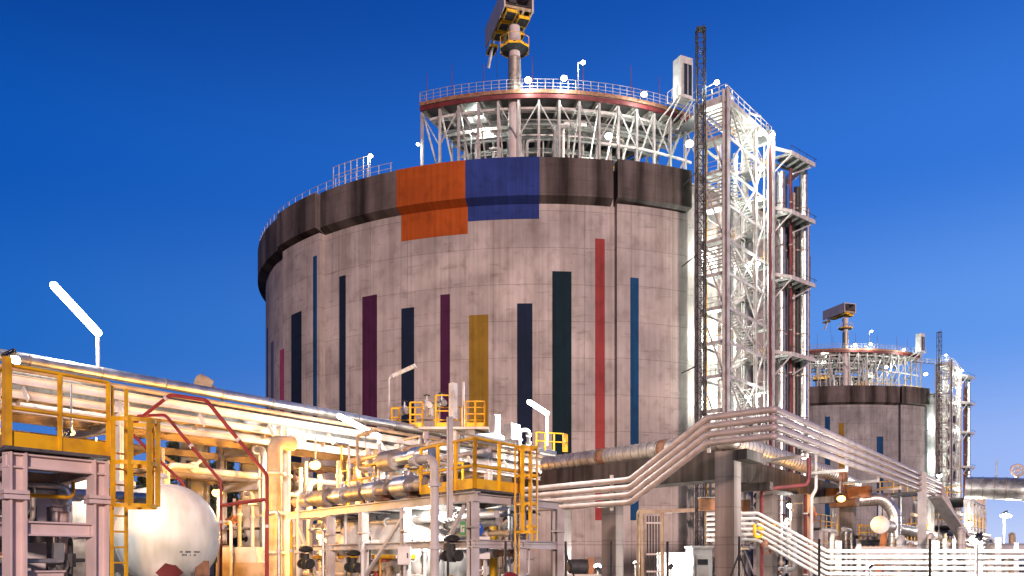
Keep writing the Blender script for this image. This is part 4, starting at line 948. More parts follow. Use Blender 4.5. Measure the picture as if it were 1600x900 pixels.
for k, (p, s, c, w) in enumerate(vs):
    valve('%s %s valve with %s handwheel counted from the module corner inwards' % (ORD[k], {'steel': 'grey', 'galv': 'galvanised'}.get(c, c), w), p, s, c, 'red' if w == 'red' else 'ironblack', (d1 * -.35 + UP) if k % 2 else UP, GV)
# small bore tubing and fittings that belong to the module frame
r3 = random.Random(11)
def tubing(k, root, A, B, Z, fn, mats, name='branch_pipe', rr_=(.025, .07)):
    for _ in range(k):
        a, b, z = r3.uniform(*A), r3.uniform(*B), r3.uniform(*Z); r = r3.uniform(*rr_); p = [fn(a, b, z)]
        for j in range(r3.choice((2, 3, 3, 4))):
            w = r3.choice('abzz'); L = r3.choice((-1, 1)) * r3.uniform(.35, 1.5)
            if w == 'a': a = min(A[1], max(A[0], a + L))
            elif w == 'b': b = min(B[1], max(B[0], b + L))
            else: z = min(Z[1], max(Z[0], z + L))
            q = fn(a, b, z)
            if (q - p[-1]).length > .15: p.append(q)
        if len(p) < 2: continue
        m = MB(); m.sweep(bend(p, r * 3, 4) if len(p) > 2 else p, r, 8)
        if r > .04:
            q = p[0].lerp(p[1], .5); d = (p[1] - p[0]).normalized(); m.tube(q - d * .12, q + d * .12, r * 2, 8); m.tube(q, q + d.orthogonal().normalized() * r * 5, r * .7, 6)
        m.build(name, M[r3.choice(mats)], root)
tubing(50, mod, (.2, 11.6), (.3, 4.0), (.5, 3.4), md, ['steel', 'galv', 'beige', 'pale', 'rust', 'dark', 'steel', 'yellow', 'cladb', 'ironblack'])
tubing(20, mod, (3.2, 11.6), (.7, 3.6), (3.9, 6.4), md, ['steel', 'galv', 'beige', 'pale', 'yellow', 'cladb', 'pinkpipe'])
tubing(22, mod, (3.4, 8), (.3, 2.0), (.1, 1.6), md, ['steel', 'galv', 'dark', 'red', 'ironblack', 'white', 'rust'])
tubing(26, ap, (-.9, 1.4), (.4, 4.2), (1.0, 3.4), pf, ['steel', 'galv', 'dark', 'grate', 'cladb', 'ironblack'])
tubing(14, ap, (-.9, 1.3), (2.0, 5.2), (.1, 2.0), pf, ['steel', 'galv', 'orange', 'rust', 'ironblack', 'beige'])
tubing(70, rack, (4.5, 24), (-.2, 4.0), (.4, 6.4), rk, ['steel', 'galv', 'beige', 'pale', 'rust', 'dark', 'yellow', 'cladb', 'ironblack', 'white'], rr_=(.035, .11))
# big black control valves
def control(label, p, s):
    p = Vector(p); t = thing('control_valve', label, 'valve', p, 'black control valves'); m = MB()
    m.lathe([(s * .35, -s), (s * .42, -s * .6), (s * .3, 0), (s * .28, s * .4)], p, 12); m.tube(p - dm * s * .9 - UP * s * .5, p + dm * s * .9 - UP * s * .5, s * .26, 12)
    for k in (-.9, .9): m.tube(p + dm * (k * s - .04) - UP * s * .5, p + dm * (k * s + .04) - UP * s * .5, s * .45, 12)
    m.build('body', M['ironblack'], t); m = MB(); m.lathe([(s * .1, 0), (s * .6, s * .12), (s * .66, s * .3), (s * .5, s * .5), (s * .15, s * .62)], p + UP * s * .5, 14); m.build('actuator', M['ironblack'], t)
    m = MB(); m.obox(p + d1 * -.3 * s + UP * s * .2 + dm * s * .5, dm * s * .2, d1 * s * .12, UP * s * .25); m.build('positioner', M['dark'], t); return t
control('black control valve between the columns of the I-beam platform', P(62, 852, 17), .42)
control('black control valve before the greenish vessel in the module', P(706, 858, 22.6), .34)
control('black control valve beside the thick beige upright pipe', P(478, 872, 28), .36)
control('black control valve low behind the module brace', P(552, 878, 27), .34)
for k, (px, py, Y, w, hgt, mt, lab) in enumerate([(82, 800, 19, .5, .9, 'steel', 'grey steel cabinet hanging behind the left platform beam'), (130, 830, 20, .4, 3.2, 'galv', 'tall galvanised box post between left platform columns'), (70, 885, 16.5, .55, .9, 'steel', 'small grey cabinet at the foot of the left platform'),
                                                   (632, 868, 24, .34, .5, 'white', 'small white instrument box in the middle module'), (590, 800, 31, .5, .55, 'green', 'small dark green junction box deep in the module'), (757, 856, 23.4, .3, .6, 'white', 'white extinguisher box on the module corner column')]):
    p = P(px, py, Y); t = thing('equipment_cabinet', lab, 'cabinet', p); m = MB(); m.obox(p, (w / 2, 0, 0), (0, w * .35, 0), (0, 0, hgt / 2)); m.build('body', M[mt], t)
    m = MB(); m.obox(p + Vector((0, -w * .36, 0)), (w * .42, 0, 0), (0, .012, 0), (0, 0, hgt * .43)); d = m.build('door', M[mt], t)
    m = MB(); m.obox(p + Vector((w * .3, -w * .36 - .03, 0)), (.015, 0, 0), (0, .015, 0), (0, 0, .07)); m.build('handle', M['dark'], d)
    m = MB(); m.tube(Vector((p.x, p.y + .05, 0)), Vector((p.x, p.y + .05, p.z - hgt / 2)), .04, 6); m.build('leg', M['steel'], t)
# signs on the module column
sp = md(.1, -.12, 0); sg = thing('safety_sign', 'small green and white emergency sign on the module corner column', 'sign', sp + UP * 2.72); q = Vector((-.15, -.08, 2.8)) + sp
m = MB(); m.obox(q, dm * .12, UP * .17, d1 * .008); m.build('plate', M['green'], sg)
m = MB(); m.obox(q - d1 * .012 + dm * .05, dm * .035, UP * .09, d1 * .003); m.obox(q - d1 * .012 - dm * .05 + UP * .06, dm * .05, UP * .02, d1 * .003); m.obox(q - d1 * .012 - dm * .05 - UP * .05, dm * .04, UP * .05, d1 * .003); m.build('symbol', M['white'], sg)
sg = thing('safety_sign', 'round blue sign beside the green one on the module corner column', 'sign', sp + d1 * .25 + UP * 2.7); q = sp + d1 * .30 + UP * 2.78 - dm * .05
m = MB(); m.lathe([(.19, 0), (.19, .015)], q, 24, -dm); m.build('plate', M['blue'], sg)
m = MB(); m.lathe([(.07, 0), (.07, .006)], q - dm * .017 + UP * .05, 12, -dm); m.obox(q - dm * .02 - UP * .06, d1 * .06, UP * .06, dm * .003); m.build('symbol', M['white'], sg)
p = P(797, 893, 19); t = thing('fire_monitor', 'red domed fire hydrant hood showing at the bottom beside the module', 'hydrant', (p.x, p.y, 0))
m = MB(); m.lathe([(.2, 0), (.2, .1), (.12, .12), (.12, 1.2)], (p.x, p.y, 0), 14); m.build('post', M['red'], t); m = MB(); m.lathe([(.28, 0), (.3, .1), (.26, .34), (.17, .48), (.05, .54)], (p.x, p.y, 1.2), 18); m.build('hood', M['red'], t)

# ---------------------------------------------------------------- platform riding on the rack, with its gear
Yp = 43.0; zp = zat(668, Yp)
tpf = thing('access_platform', 'upper yellow railed platform standing above the pipe rack', 'platform', P(690, 668, Yp), 'yellow railed platforms')
def up3(px, dy=0, z=0): return Vector((xat(px, Yp + dy), Yp + dy, zp + z))
m = MB(); m.obox((xat(690, Yp), Yp + .8, zp - .06), (xat(764, Yp) - xat(690, Yp), 0, 0), (0, 1.1, 0), (0, 0, .06)); m.build('deck', M['pale'], tpf)
m = MB()
for x0, x1, h0 in ((612, 624, .9), (641, 660, 1.2), (681, 703, 1.55), (728, 757, 1.25)):
    rail(m, [up3(x0, -.3), up3(x1, -.3), up3(x1, 1.2)], h0, .6, .04, (h0 * .5,), .2)
rail(m, [up3(612, 1.7), up3(757, 1.7)], 1.3, 1.1, .035, (.65,), .15); m.build('railing', M['yellow'], tpf)
for px in (712, 645):
    m = MB(); m.beam(up3(px, .2, -.1), up3(px, .2, -2.0), .3, .3, d1); m.build('column', M['pale'], tpf)
def gear(label, px, py, Y, w, hgt, mt, dpt=.5, name='equipment_cabinet', door=True):
    p = P(px, py, Y); t = thing(name, label, 'cabinet', p, None); m = MB(); m.obox(p + UP * hgt / 2, d1 * w / 2, dm * dpt / 2, UP * hgt / 2); m.build('body', M[mt], t)
    m = MB(); m.obox(p + UP * hgt / 2 - dm * (dpt / 2 + .02), d1 * w * .4, dm * .015, UP * hgt * .42); m.build('door', M[mt], t); return t
gear('tall narrow white louvred panel on the upper platform', 708, 655, 42.3, .38, 1.75, 'white', .35)
gear('white equipment box on a stand beyond the upper platform', 773, 678, 46, .55, 1.0, 'white')
gear('pale squarish box on the end of the pipe rack', 800, 688, 47, .85, .85, 'pale', .7)
pipe('white upright vent pipe beside the tall louvred panel', [up3(724, .4, 0), up3(724, .4, 2.35)], .07, M['white'], None, 8)
for k, (px, h0, mt) in enumerate(((632, .9, 'galv'), (667, 1.2, 'white'), (673, .8, 'pale'), (690, 1.3, 'galv'))):
    valve('%s instrument valve among the yellow rails of the upper platform' % ORD[k], up3(px, .6, h0), .32, mt, 'ironblack', UP, 'instrument valves on the upper platform')
pipe('grey crooked pipe with elbows at the end of the pipe rack', [P(812, 700, 48), P(812, 672, 48), P(826, 672, 48), P(826, 700, 49.5)], .12, M['galv'], None, 10, flanges=.8)
rl = thing('guard_rail', 'small yellow guard rail at the far end of the silver rack pipe', 'railing', P(862, 703, 50)); m = MB(); rail(m, [P(838, 703, 51), P(880, 706, 50), P(886, 706, 52)], 1.05, .7, .04); m.build('rail', M['yellow'], rl)
m = MB(); e = P(735, 679, 43); m.tube(e, e + d1 * 2.5, .32, 16); m.lathe([(.34, 0), (.34, .06)], e, 16, -d1); tag(m.build('insulated_pipe', M['clad'], None, e), 'short clad pipe stub with round white end below the upper platform', 'pipe')

# ---------------------------------------------------------------- concrete trestle with the big clad pipe
KC = Vector((11.5, 46.0, 0)); e_r = d1; e_l = d2
def kl(s, n=0, z=0): return KC + d2 * s + d1 * n + UP * z
def kr(s, n=0, z=0): return KC + d1 * s + d2 * n + UP * z
tre = thing('concrete_trestle', 'stained concrete trestle whose columns carry the big clad pipe', 'trestle', KC)
def col_at(p, h, w=.98):
    m = MB(); m.obox(p + UP * h / 2, d1 * w / 2, Vector((-.82, .57, 0)) * w / 2, UP * h / 2); return m.build('column', M['trestle'], tre)
col_at(KC, 7.75, 1.05)
for s in (8.75, 13.4, 21): col_at(kl(s, .4), 6.38)
for s, h in ((7.1, 6.38), (14, 6.38), (26.5, 6.3)): col_at(kr(s, .3), h)
m = MB(); m.obox(kl(15.6, 1.4, 7.2), d2 * 15, d1 * .85, UP * .8); m.build('girder', M['girder'], tre)
m = MB(); m.obox(kr(12.6, 1.3, 7.12), d1 * 12, d2 * .7, UP * .68); m.build('girder', M['girder'], tre)
m = MB(); m.obox(kl(-.4, .9, 7.5), d2 * .95, d1 * 1.3, UP * .27); m.build('cap', M['girder'], tre)
for s in (4.5, 18): m = MB(); m.obox(kr(s, .6, 6.2), d2 * 1.6, d1 * .3, UP * .22); m.build('cross_beam', M['girder'], tre)
for s, l in ((21.5, 2.7), (25.5, 3.4)): m = MB(); m.obox(kr(s, -.9, 6.85 - (s > 22) * .3), d2 * l * .7, d1 * .45, UP * .42); m.build('cross_beam', M['orange'], tre)
ip = [kl(31, .9, 8.5), kl(0.2, .9, 8.5), kr(2.2, .5, 8.5), kr(24, .6, 8.5), kr(30, .6, 8.2)]
pipe('big shiny clad pipe lying on the concrete trestle', ip, .5, M['cladw'], None, 24, 1.8, bands=.62, name='insulated_pipe')
for s, w in ((4.5, 'brown collar round the big clad pipe nearest the four looping pipes'), (9.5, 'second brown collar round the big clad pipe further from the looping pipes')):
    m = MB(); m.lathe([(.53, 0), (.545, .03), (.545, .6), (.53, .63)], kl(s, .9, 8.5), 24, d2); tag(m.build('pipe_clamp', M['rust'], None, kl(s, .9, 8)), w, 'clamp')
# four parallel pipes looping over
c0 = [Vector((-7.2, 60.1, 6.1)), Vector((6.03, 44.0, 6.1)), Vector((9.1, 40.27, 8.62)), Vector((11.4, 37.5, 8.55)), Vector((11.4, 37.5, 8.55)) + d1 * 44]
c0 += [P(1501, 830, 74), P(1545, 838, 80)]
for k, w in enumerate(('topmost', 'second from the top', 'third from the top', 'lowest')):
    pipe(w + ' of four parallel pinkish pipes stepping over the trestle', [p - UP * .39 * k for p in c0], .155, M['pinkpipe'], 'four parallel pipes looping over the trestle', 12, .22, bands=2.8, bandm='pinkpipe')
ps = thing('pipe_support', 'row of pale brackets and stays holding the four looping pipes', 'bracket', kl(0, -1, 6)); m = MB()
for p in (c0[0].lerp(c0[1], .35), c0[0].lerp(c0[1], .62), c0[0].lerp(c0[1], .93)):
    q = p + d1 * .22; m.beam(q - UP * 1.5, q + UP * .35, .16, .12, d1)
for f in (.12, .3, .48, .64, .8):
    q = c0[3].lerp(c0[4], f) + d2 * .22; m.beam(q - UP * 1.6, q + UP * .2, .14, .14, d1); m.beam(q - UP * 1.5, q - UP * 1.5 + d2 * 2.4, .12, .16)
q = c0[2] + d1 * .2; m.beam(q - UP * 1.6, q + UP * .2, .14, .14, d1); m.build('stay', M['pale'], ps)
for px, Y, yt, w in ((1441, 66, 738, .58),):
    x = xat(px, Y); m = MB(); m.ibeam((x, Y, 0), (x, Y, zat(yt, Y)), w, w * .8, d1); t = tag(m.build('support_post', M['white'], None, (x, Y, 0)), 'white steel post standing under the far end of the four looping pipes', 'post')
# red brown drain pipes around the trestle columns
pipe('red brown pipe stepping round the second trestle column', [P(1190, 930, 50), P(1190, 765, 50), P(1262, 757, 50), P(1264, 742, 50), P(1264, 712, 50)], .12, M['maroon'], None, 8, .3)
pipe('red brown pipe on the third trestle column', [kr(13.2, -.3, 0), kr(13.2, -.3, 6.3)], .12, M['maroon'], None, 8, flanges=2)
pipe('slim pinkish pipe dropping from the four pipes beside the lamp', [P(1275, 706, 50.5), P(1275, 765, 50.5), P(1268, 775, 50.5), P(1268, 930, 50.5)], .1, M['pinkpipe'], None, 8, .2)

# six low pipes, first level then running off to the edge
lo = [Vector((11.6, 51.5, 4.75)), Vector((14.2, 50.0, 4.72)), P(1292, 861, 47.5), P(1700, 861, 45)]
for k in range(6):
    pipe('%s of the six pale low pipes behind the trestle columns' % ('topmost', 'second', 'third', 'fourth', 'fifth', 'lowest')[k], [p - UP * .31 * k for p in lo], .095, M['white'], 'six low pipes', 8, .15, flanges=4)
for k, (px, Y, yt, w) in enumerate(((1310, 48, 845, .3), (1342, 49, 850, .2), (1462, 47, 845, .34), (1476, 48.2, 842, .16), (1491, 48.2, 842, .16), (1532, 47, 846, .26), (1560, 48, 840, .3), (1588, 47, 848, .22))):
    x = xat(px, Y); m = MB(); m.beam((x, Y, 0), (x, Y, zat(yt, Y)), w, w * .8, d1); m.obox((x, Y, .05), (w, 0, 0), (0, w, 0), UP * .05)
    tag(m.build('support_post', M['white'], None, (x, Y, 0)), '%s white post from the trestle among the six low pipes' % ORD[k], 'post', 'posts of the low pipes')

# ---------------------------------------------------------------- things behind the trestle
def frame_skid(label, p, L, D, H, n=3, mt='pale', pipes=4, fl=2, seed=1):
    r_ = random.Random(seed); p = Vector(p); t = thing('pipe_skid', label, 'pipe skid', p, 'steel skids far behind the trestle')
    for i in range(n + 1):
        for j in (0, D): m = MB(); q = p + d1 * L * i / n + d2 * j; m.ibeam(q, q + UP * H, .25, .25, d1); m.build('column', M[mt], t)
    for f in range(fl):
        z = H * (f + 1) / fl
        for j in (0, D): m = MB(); m.ibeam(p + d2 * j + UP * z, p + d1 * L + d2 * j + UP * z, .2, .28); m.build('beam', M[mt], t)
        m = MB(); m.obox(p + d1 * L / 2 + d2 * D / 2 + UP * (z + .16), d1 * L / 2, d2 * D / 2, UP * .03); m.build('deck', M['grate'], t)
        m = MB(); rail(m, [p + d2 * D + UP * (z + .2), p + UP * (z + .2), p + d1 * L + UP * (z + .2)], 1.1, 1.5, .04); m.build('railing', M['yellow'], t)
    for k in range(pipes):
        z = H * (.2 + .7 * r_.random()); y = D * r_.random(); m = MB(); m.tube(p + d2 * y + UP * z - d1 * .5, p + d2 * y + UP * z + d1 * (L + .6), r_.uniform(.1, .32), 10); m.build('pipe', M[r_.choice(['clad', 'pale', 'beige', 'galv', 'pinkpipe'])], t)
    for k in range(pipes):
        q = p + d1 * L * r_.random() + d2 * D * r_.random(); m = MB(); m.tube(q, q + UP * H * r_.uniform(.5, 1.1), r_.uniform(.08, .2), 8); m.build('pipe', M[r_.choice(['white', 'galv', 'beige', 'rust'])], t)
    return t
frame_skid('steel skid with yellow rails seen between third and fourth trestle columns', (xat(1283, 74), 74, 0), 5, 3, 4.6, 3, 'pale', 6, 2, 3)
frame_skid('tall steel skid with yellow rails below the far stair tower', (xat(1440, 80), 80, 0), 6, 4, 8.2, 3, 'pale', 8, 2, 4)
frame_skid('long steel skid under the fat pipe at the right edge', (xat(1508, 84), 84, 0), 16, 5, 7.9, 6, 'pale', 14, 3, 5)
frame_skid('low steel skid behind the white capped pipe', (xat(1345, 90), 90, 0), 12, 4, 4.4, 4, 'beige', 7, 1, 6)
fp = [P(1508, 762, 78), P(1600, 764, 76), P(1640, 775, 74), P(1660, 800, 74)]
pipe('very fat shiny clad pipe at the right edge under the evening sky', fp, .98, M['clad'], None, 24, 2.2, bands=.9, name='insulated_pipe')
m = MB(); fd = P(1590, 735, 78); m.ring(fd, .5, .13, (-.3, -1, .1), 20, 8); m.lathe([(.2, -.1), (.24, .1), (.1, .2)], fd, 12, (-.3, -1, .1))
for k in range(6): a = k * math.pi / 3; m.tube(fd, fd + Vector((math.cos(a) * .5, 0, math.sin(a) * .5)), .05, 5)
m.tube(fd - UP * .5, fd - UP * 1.5, .1, 8); tag(m.build('vent_fan', M['pinkpipe'], None, fd - UP * 1.5), 'round ventilator with spokes on top of the fat pipe at the right edge', 'ventilator')
pipe('thin vent pipe standing above the fat pipe at the right edge', [P(1557, 748, 78), P(1557, 718, 78)], .06, M['galv'], None, 8)
cp = P(1375, 820, 58); cd_ = Vector((.53, .848, 0)); ct = thing('insulated_pipe', 'pale pipe with a big round white end cap beside the last trestle column', 'pipe', cp - UP * .6)
m = MB(); m.tube(cp, cp + cd_ * 38, .44, 20); m.build('run', M['cladb'], ct); m = MB(); m.lathe([(.58, -.2), (.6, -.05), (.6, .12), (.5, .22), (.1, .28)], cp, 24, Vector((-.35, -.93, 0))); m.build('end_cap', M['white'], ct)
m = MB(); m.beam(cp + cd_ * 2 - UP * .5, Vector((cp.x - .6, cp.y - 1, .8)), .4, .3); m.build('stay', M['orange'], ct)
pipe('bent shiny pipe diving down behind the white end cap', [P(1340, 782, 62), P(1378, 778, 62), P(1398, 800, 62), P(1398, 880, 62)], .42, M['clad'], None, 16, 1.3, bands=.5)
# cable trunk falling away from the four pipes
ctk = MB(); a, b = P(1462, 776, 71), P(1505, 838, 73); ctk.beam(a, b, 1.2, .25); ctk.beam(a + d1 * .9, b + d1 * .9, .2, .4); tag(ctk.build('cable_tray', M['steel'], None, b), 'steep grey cable tray falling away below the four looping pipes', 'cable tray')

# under the trestle: orange lit frame, cabin, box
gt = P(1020, 850, 47); t = thing('cable_ladder', 'upright orange lit cable ladder in a frame left of the big trestle column', 'cable ladder', (gt.x, gt.y, 0)); m = MB()
for px in (1004, 1035): m.beam((xat(px, 47), 47, 0), (xat(px, 47), 47, zat(800, 47)), .14, .14)
m.beam((xat(1000, 47), 47, zat(800, 47)), (xat(1085, 47), 47, zat(797, 47)), .16, .2); m.build('frame', M['beige'], t); m = MB()
for k in range(5): m.tube((xat(1012 + 4.5 * k, 47), 47.1, 0), (xat(1012 + 4.5 * k, 47), 47.1, zat(806, 47)), .035, 6)
m.build('cable', M['dark'], t); m = MB()
for py in (817, 866, 893): m.beam((xat(1010, 47), 47, zat(py, 47)), (xat(1034, 47), 47, zat(py, 47)), .06, .09)
m.build('rung', M['pale'], t)
pipe('orange lit upright pipe just left of the cable ladder', [P(997, 930, 48), P(997, 798, 48), P(1008, 797, 48)], .09, M['beige'], None, 8)
def cabin(label, px0, px1, py, Y, mt, dep=2.0, door=True):
    x0, x1, z = xat(px0, Y), xat(px1, Y), zat(py, Y); t = thing('switch_cabin', label, 'cabin', ((x0 + x1) / 2, Y, 0)); m = MB(); m.obox(((x0 + x1) / 2, Y + dep / 2, z / 2), ((x1 - x0) / 2, 0, 0), (0, dep / 2, 0), (0, 0, z / 2)); m.build('wall', M[mt], t)
    m = MB(); m.obox(((x0 + x1) / 2, Y + dep / 2, z + .06), ((x1 - x0) / 2 + .08, 0, 0), (0, dep / 2 + .08, 0), (0, 0, .06)); m.build('roof', M['steel'], t)
    if door:
        m = MB(); m.obox(((x0 + x1) / 2, Y - .02, z * .42), (.36, 0, 0), (0, .02, 0), (0, 0, z * .42)); d = m.build('door', M['pale'], t)
        m = MB(); m.obox(((x0 + x1) / 2, Y - .05, z * .70), (.28, 0, 0), (0, .012, 0), (0, 0, .16)); m.build('window', M['glass'], d)
    return t
cabin('small grey cabin with door and dark window beside the big trestle column', 1083, 1113, 856, 49, 'steel')
cabin('low white walled hut glowing under a lamp behind the cable ladder', 1037, 1079, 866, 54, 'white', 2.5, False)
for px, py, Y, lab in ((1104, 788, 50, 'orange lit square junction box above the low pipes'), (1160, 790, 54, 'second orange lit box just past the big trestle column')):
    p = P(px, py, Y); t = thing('junction_box', lab, 'box', p - UP * .4); m = MB(); m.obox(p, (.42, 0, 0), (0, .25, 0), (0, 0, .36)); m.build('body', M['orange'], t); m = MB(); m.obox(p + UP * .38 - Vector((0, .05, 0)), (.46, 0, 0), (0, .32, 0), (0, 0, .02)); m.build('hood', M['steel'], t)
    m = MB(); m.beam(p + Vector((0, .3, -.3)), Vector((p.x, p.y + .3, 0)), .1, .1); m.build('post', M['beige'], t)
t = thing('pump', 'dark electric pump unit with orange guard near the left trestle columns', 'pump', P(905, 893, 50)); p = P(903, 885, 50); m = MB(); m.lathe([(.3, -.6), (.42, -.5), (.42, .5), (.3, .6)], p, 14, (1, .3, 0)); m.build('motor', M['dark'], t)
m = MB(); m.obox(p + Vector((.75, .2, 0)), (.16, 0, 0), (0, .4, 0), (0, 0, .5)); m.build('guard', M['orange'], t); m = MB(); m.obox(p - UP * .7, (1.3, 0, 0), (0, .5, 0), (0, 0, .25)); m.build('plinth', M['conc2'], t)

# chain link fence in front
fe = thing('wire_fence', 'dark wire fence crossing in front of the trestle columns', 'fence', (3, 20, 0)); FY = 20.0
fx = [700, 790, 884, 955, 1043, 1155, 1280, 1453, 1640]
for k, px in enumerate(fx):
    m = MB(); x = xat(px, FY); zt = zat({955: 846, 1043: 846, 1155: 838, 1280: 842, 1453: 842}.get(px, 846), FY); m.tube((x, FY, 0), (x, FY, zt), .03, 8); m.build('post', M['dark'], fe)
for px, s in ((1155, 1), (1155, -1), (884, 1)):
    x = xat(px, FY); m = MB(); m.tube((x, FY, 2.15), (x + s * .75, FY + .1, .1), .02, 6); m.build('strut', M['dark'], fe)
m = MB()
for z in (.2, 2.35): m.tube((xat(700, FY), FY - .04, z), (xat(1640, FY), FY - .04, z), .004, 4)
m.build('wire', M['dark'], fe)

# bright clutter beyond the low pipes
for k, (px, Y, yt, r, mt, w) in enumerate(((1300, 62, 838, .16, 'white', 'short white standpipe beside the fourth trestle column'), (1322, 64, 828, .1, 'galv', 'thin grey standpipe beside the fourth trestle column'), (1405, 60, 842, .2, 'white', 'short fat white standpipe beneath the pale capped pipe'), (1420, 63, 850, .12, 'beige', 'short beige standpipe beneath the pale capped pipe'),
        (1452, 58, 836, .14, 'white', 'white standpipe by the dark fence post'), (1500, 62, 828, .18, 'pale', 'pale standpipe left of the bright low lamp'), (1545, 63, 846, .2, 'white', 'white standpipe right of the bright low lamp'), (1580, 60, 836, .15, 'beige', 'beige standpipe near the right edge'))):
    x = xat(px, Y); zt = zat(yt, Y); pipe(w, [(x, Y, 0), (x, Y, zt), (x + d1.x * 1.6, Y + d1.y * 1.6, zt), (x + d1.x * 1.6, Y + d1.y * 1.6, .3)], r, M[mt], 'standpipes beyond the low pipes', 10, r * 2.5, flanges=1.1)
for px, py, Y, r, L, mt, w in ((1388, 866, 56, .5, 4.5, 'white', 'low white horizontal drum behind the six low pipes'), (1590, 862, 57, .55, 4, 'steel', 'low grey horizontal drum at the right edge behind the low pipes')):
    p = P(px, py, Y); t = thing('drum', w, 'drum', (p.x, p.y, 0)); q = Vector((1, .25, 0)).normalized()
    m = MB(); m.lathe([(.05, -.22), (r * .6, -.16), (r, 0), (r, L), (r * .6, L + .16), (.05, L + .22)], p - q * L / 2, 20, q); m.build('shell', M[mt], t)
    for s in (-.3, .3): m = MB(); m.obox((p.x + q.x * L * s, p.y + q.y * L * s, (p.z - r * .8) / 2), q * .12, Vector((-q.y, q.x, 0)) * r * .7, UP * (p.z - r * .8) / 2); m.build('saddle', M['conc2'], t)
for px, py, Y, lab in ((1318, 742, 62, 'rust brown hanger frame above the sodium lamp under the looping pipes'),):
    p = P(px, py, Y); t = thing('pipe_hanger', lab, 'bracket', p - UP * 2); m = MB()
    for dx in (-.7, 0, .7): m.beam(p + d1 * dx - UP * 1.7, p + d1 * dx + UP * .5, .2, .2, d1)
    m.build('post', M['rust'], t); m = MB(); m.beam(p - d1 * 1.3 - UP * 1.5, p + d1 * 1.3 - UP * 1.5, .3, .4); m.build('beam', M['orange'], t)
frame_skid('crowded steel skid right behind the six low pipes', (xat(1400, 66), 66, 0), 9, 3, 3.4, 4, 'white', 10, 1, 9)

tubing(45, tre, (3, 27), (-.8, 4.5), (.4, 6.0), kr, ['steel', 'galv', 'beige', 'pale', 'rust', 'dark', 'yellow', 'cladb', 'white', 'maroon'], rr_=(.04, .14))
# concrete columns and small house deep under the rack
for k, (px, Y, w, yt, lab) in enumerate(((306, 39, .95, 668, 'wide pale concrete column under the rack left of the lamp on the red pipe'), (395, 41, .8, 690, 'pale concrete column under the rack behind the thick beige upright pipe'))):
    x = xat(px, Y); zt = zat(yt, Y); t = thing('concrete_column', lab, 'column', (x, Y, 0), 'concrete columns under the rack'); m = MB(); m.obox((x, Y, zt / 2), (w / 2, 0, 0), (0, w / 2, 0), UP * zt / 2); m.build('shaft', M['conc2'], t)
    m = MB(); m.lathe([(w * .5, 0), (w * .8, .3), (w * .8, .55)], (x, Y, zt - .5), 12); m.build('capital', M['beige'], t)
    m = MB(); m.tube((x - w * .62, Y - .2, 0), (x - w * .62, Y - .2, zt), .08, 8); m.tube((x + w * .62, Y - .2, 0), (x + w * .62, Y - .2, zt), .06, 8); m.build('downpipe', M['pale'], t)
t = thing('pump_house', 'low beige machinery block under the rack right of the white vessel', 'machine', (xat(372, 33), 33, 0)); m = MB(); x = xat(372, 33); m.obox((x, 34, .95), (.95, 0, 0), (0, .7, 0), UP * .95); m.build('casing', M['beige'], t)
m = MB(); m.obox((x - .15, 34, 2.2), (.7, 0, 0), (0, .6, 0), UP * .3); m.build('hood', M['pale'], t); m = MB()
for k in range(3): m.obox((x - .5 + k * .5, 33.28, 1.1), (.16, 0, 0), (0, .02, 0), UP * .2)
m.build('vent', M['dark'], t)

# ---------------------------------------------------------------- plant lamps
def streak(label, px0, py0, px1, py1, Y, r, power, pbase, group='tube lamps on slim poles'):
    """tube luminaire on a slim pole, lit"""
    a, b = P(px0, py0, Y - .4), P(px1, py1, Y); base = Vector((b.x, b.y, pbase)); t = thing('tube_lamp', label, 'lamp', base, group)
    m = MB(); m.tube(base, b + UP * .05, .06, 8); m.build('pole', M['white'], t)
    m = MB(); m.sweep([a + (b - a) * k / 8 for k in range(9)], r, 12); m.ball(a, r, 10); m.ball(b, r, 10); m.build('tube', E_['white'], t)  # glare built into the shape: glowing bar as long and tilted as the streak
    point_light('lamp_light', (a + b) / 2 + Vector((.2, -.3, -r - .5)), power, WHT, t, .25); return t
streak('glaring tube lamp on the tallest white pole above the left end of the rack', 84, 446, 153, 520, 30, .13, 1000, 8.7)
streak('glaring tube lamp low over the silver rack pipe before the painted tank', 530, 650, 592, 682, 37, .11, 700, 7)
streak('glaring tube lamp on a slim pole beyond the end of the rack', 827, 628, 855, 646, 47, .13, 1800, 8.2)
t = thing('tube_lamp', 'unlit white tube lamp on a bent pole in front of the painted tank', 'lamp', P(608, 672, 44), 'tube lamps on slim poles'); m = MB(); m.sweep(bend([P(608, 672, 44), P(608, 588, 44), P(620, 583, 44)], .3), .05, 6); m.build('pole', M['pale'], t)
m = MB(); m.tube(P(614, 587, 44), P(649, 571, 43.6), .11, 8); m.build('tube', M['white'], t)
GP = 'lamps around the plant'
GS = 'added sodium floods washing the near tank'
for px, Y, w in ((462, 62, 'nearer'), (600, 66, 'further')):
    flood('%s of two added low sodium floodlights aimed at the painted tank' % w, P(px, 840, Y), (.2, .9, .35), 3600, .5, 'warm', group=GS, pole=P(px, 910, Y))  # unseen sodium pair, added to wash the near tank with warm light
flood('white lamp at the left edge over the yellow railing', P(18, 560, 19), (.2, .6, -.8), 260, .34, group=GP, pole=P(10, 700, 19))
flood('small warm lamp behind the yellow toe board of the left platform', P(110, 676, 19), (.2, .6, .1), 700, .18, 'warm', group=GP, pole='h')
flood('big sodium lamp glaring under the rack beside the white uprights', P(492, 725, 35), (.1, -.3, -.6), 1400, .5, 'warm', group=GP, pole='h')
flood('sodium lamp on the red pipe right of the white vessel', P(340, 768, 30.5), (-.1, -.2, -.8), 1300, .4, 'warm', group=GP, pole='g')
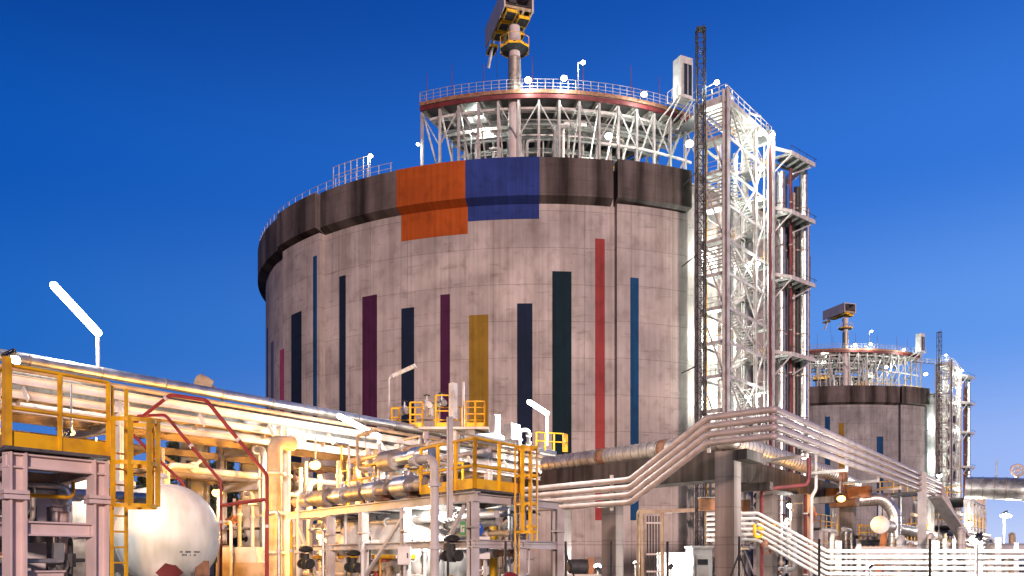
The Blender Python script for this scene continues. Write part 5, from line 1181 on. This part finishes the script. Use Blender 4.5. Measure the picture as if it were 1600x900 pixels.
flood('small sodium lamp close under the rack before the fat clad elbow', P(571, 706, 34), (0, -.3, -.6), 1000, .26, 'warm', group=GP, pole='h')
flood('sodium lamp under the orange lit beams of the trestle', P(1314, 778, 57.5), (0, -.5, -.7), 700, .6, 'warm', group=GP, pole='h')
flood('white lamp hanging under the four looping pipes', P(1257, 711, 46), (0, .2, -.9), 900, .42, group=GP, pole='h')
flood('white lamp between second and third trestle columns', P(1236, 788, 60), (.1, .2, -.8), 1100, .62, group=GP, pole='g')
flood('bright low lamp among the white posts of the low pipes', P(1526, 842, 43), (-.25, .6, -.5), 2200, .62, group=GP, pole=P(1526, 920, 43))
flood('oval lamp inside the skid at the right edge', P(1571, 805, 82), (-.1, -.6, -.5), 4000, .8, group=GP, pole='g', sc=(1.5, .8, .5))
flood('small lamp on the skid left of the bright low lamp', P(1515, 818, 80), (-.1, -.5, -.6), 1500, .55, group=GP, pole='g')
flood('white ground lamp between the left trestle columns', P(934, 886, 56), (-.1, .4, .5), 900, .5, group=GP, pole='g')
flood('white lamp before the glowing white hut', P(1048, 884, 51), (.1, .7, .2), 900, .5, group=GP, pole='g')
flood('small white lamp on the wall line left of the cable ladder', P(993, 880, 56), (0, .6, .3), 300, .3, group=GP, pole='g')
flood('assumed white work lamp inside the process module before the vessels', P(600, 826, 31), (.1, -.6, -.2), 350, .3, group=GP, pole='g')  # lamp assumed from the white light low in the module
flood('assumed white work lamp behind the left I-beam columns', P(150, 760, 19.5), (-.3, .9, -.3), 350, .16, group=GP, pole='h')  # assumed source of the bright light on the white vessel
flood('white lamp under the module deck before the greenish vessel', P(668, 790, 24.2), (.2, .8, -.6), 420, .2, group=GP, pole='h')
flood('warm lamp low behind the black control valve of the module', P(500, 838, 33), (.1, -.4, -.5), 700, .3, 'warm', group=GP, pole='g')
flood('white lamp low on the posts in front of the pale capped pipe', P(1360, 884, 44), (.1, .7, .3), 900, .3, group=GP, pole='g')
flood('white lamp at the yellow platform below the far stair tower', P(1468, 742, 74), (.1, .3, -.7), 1500, .45, group=GP, pole='g')
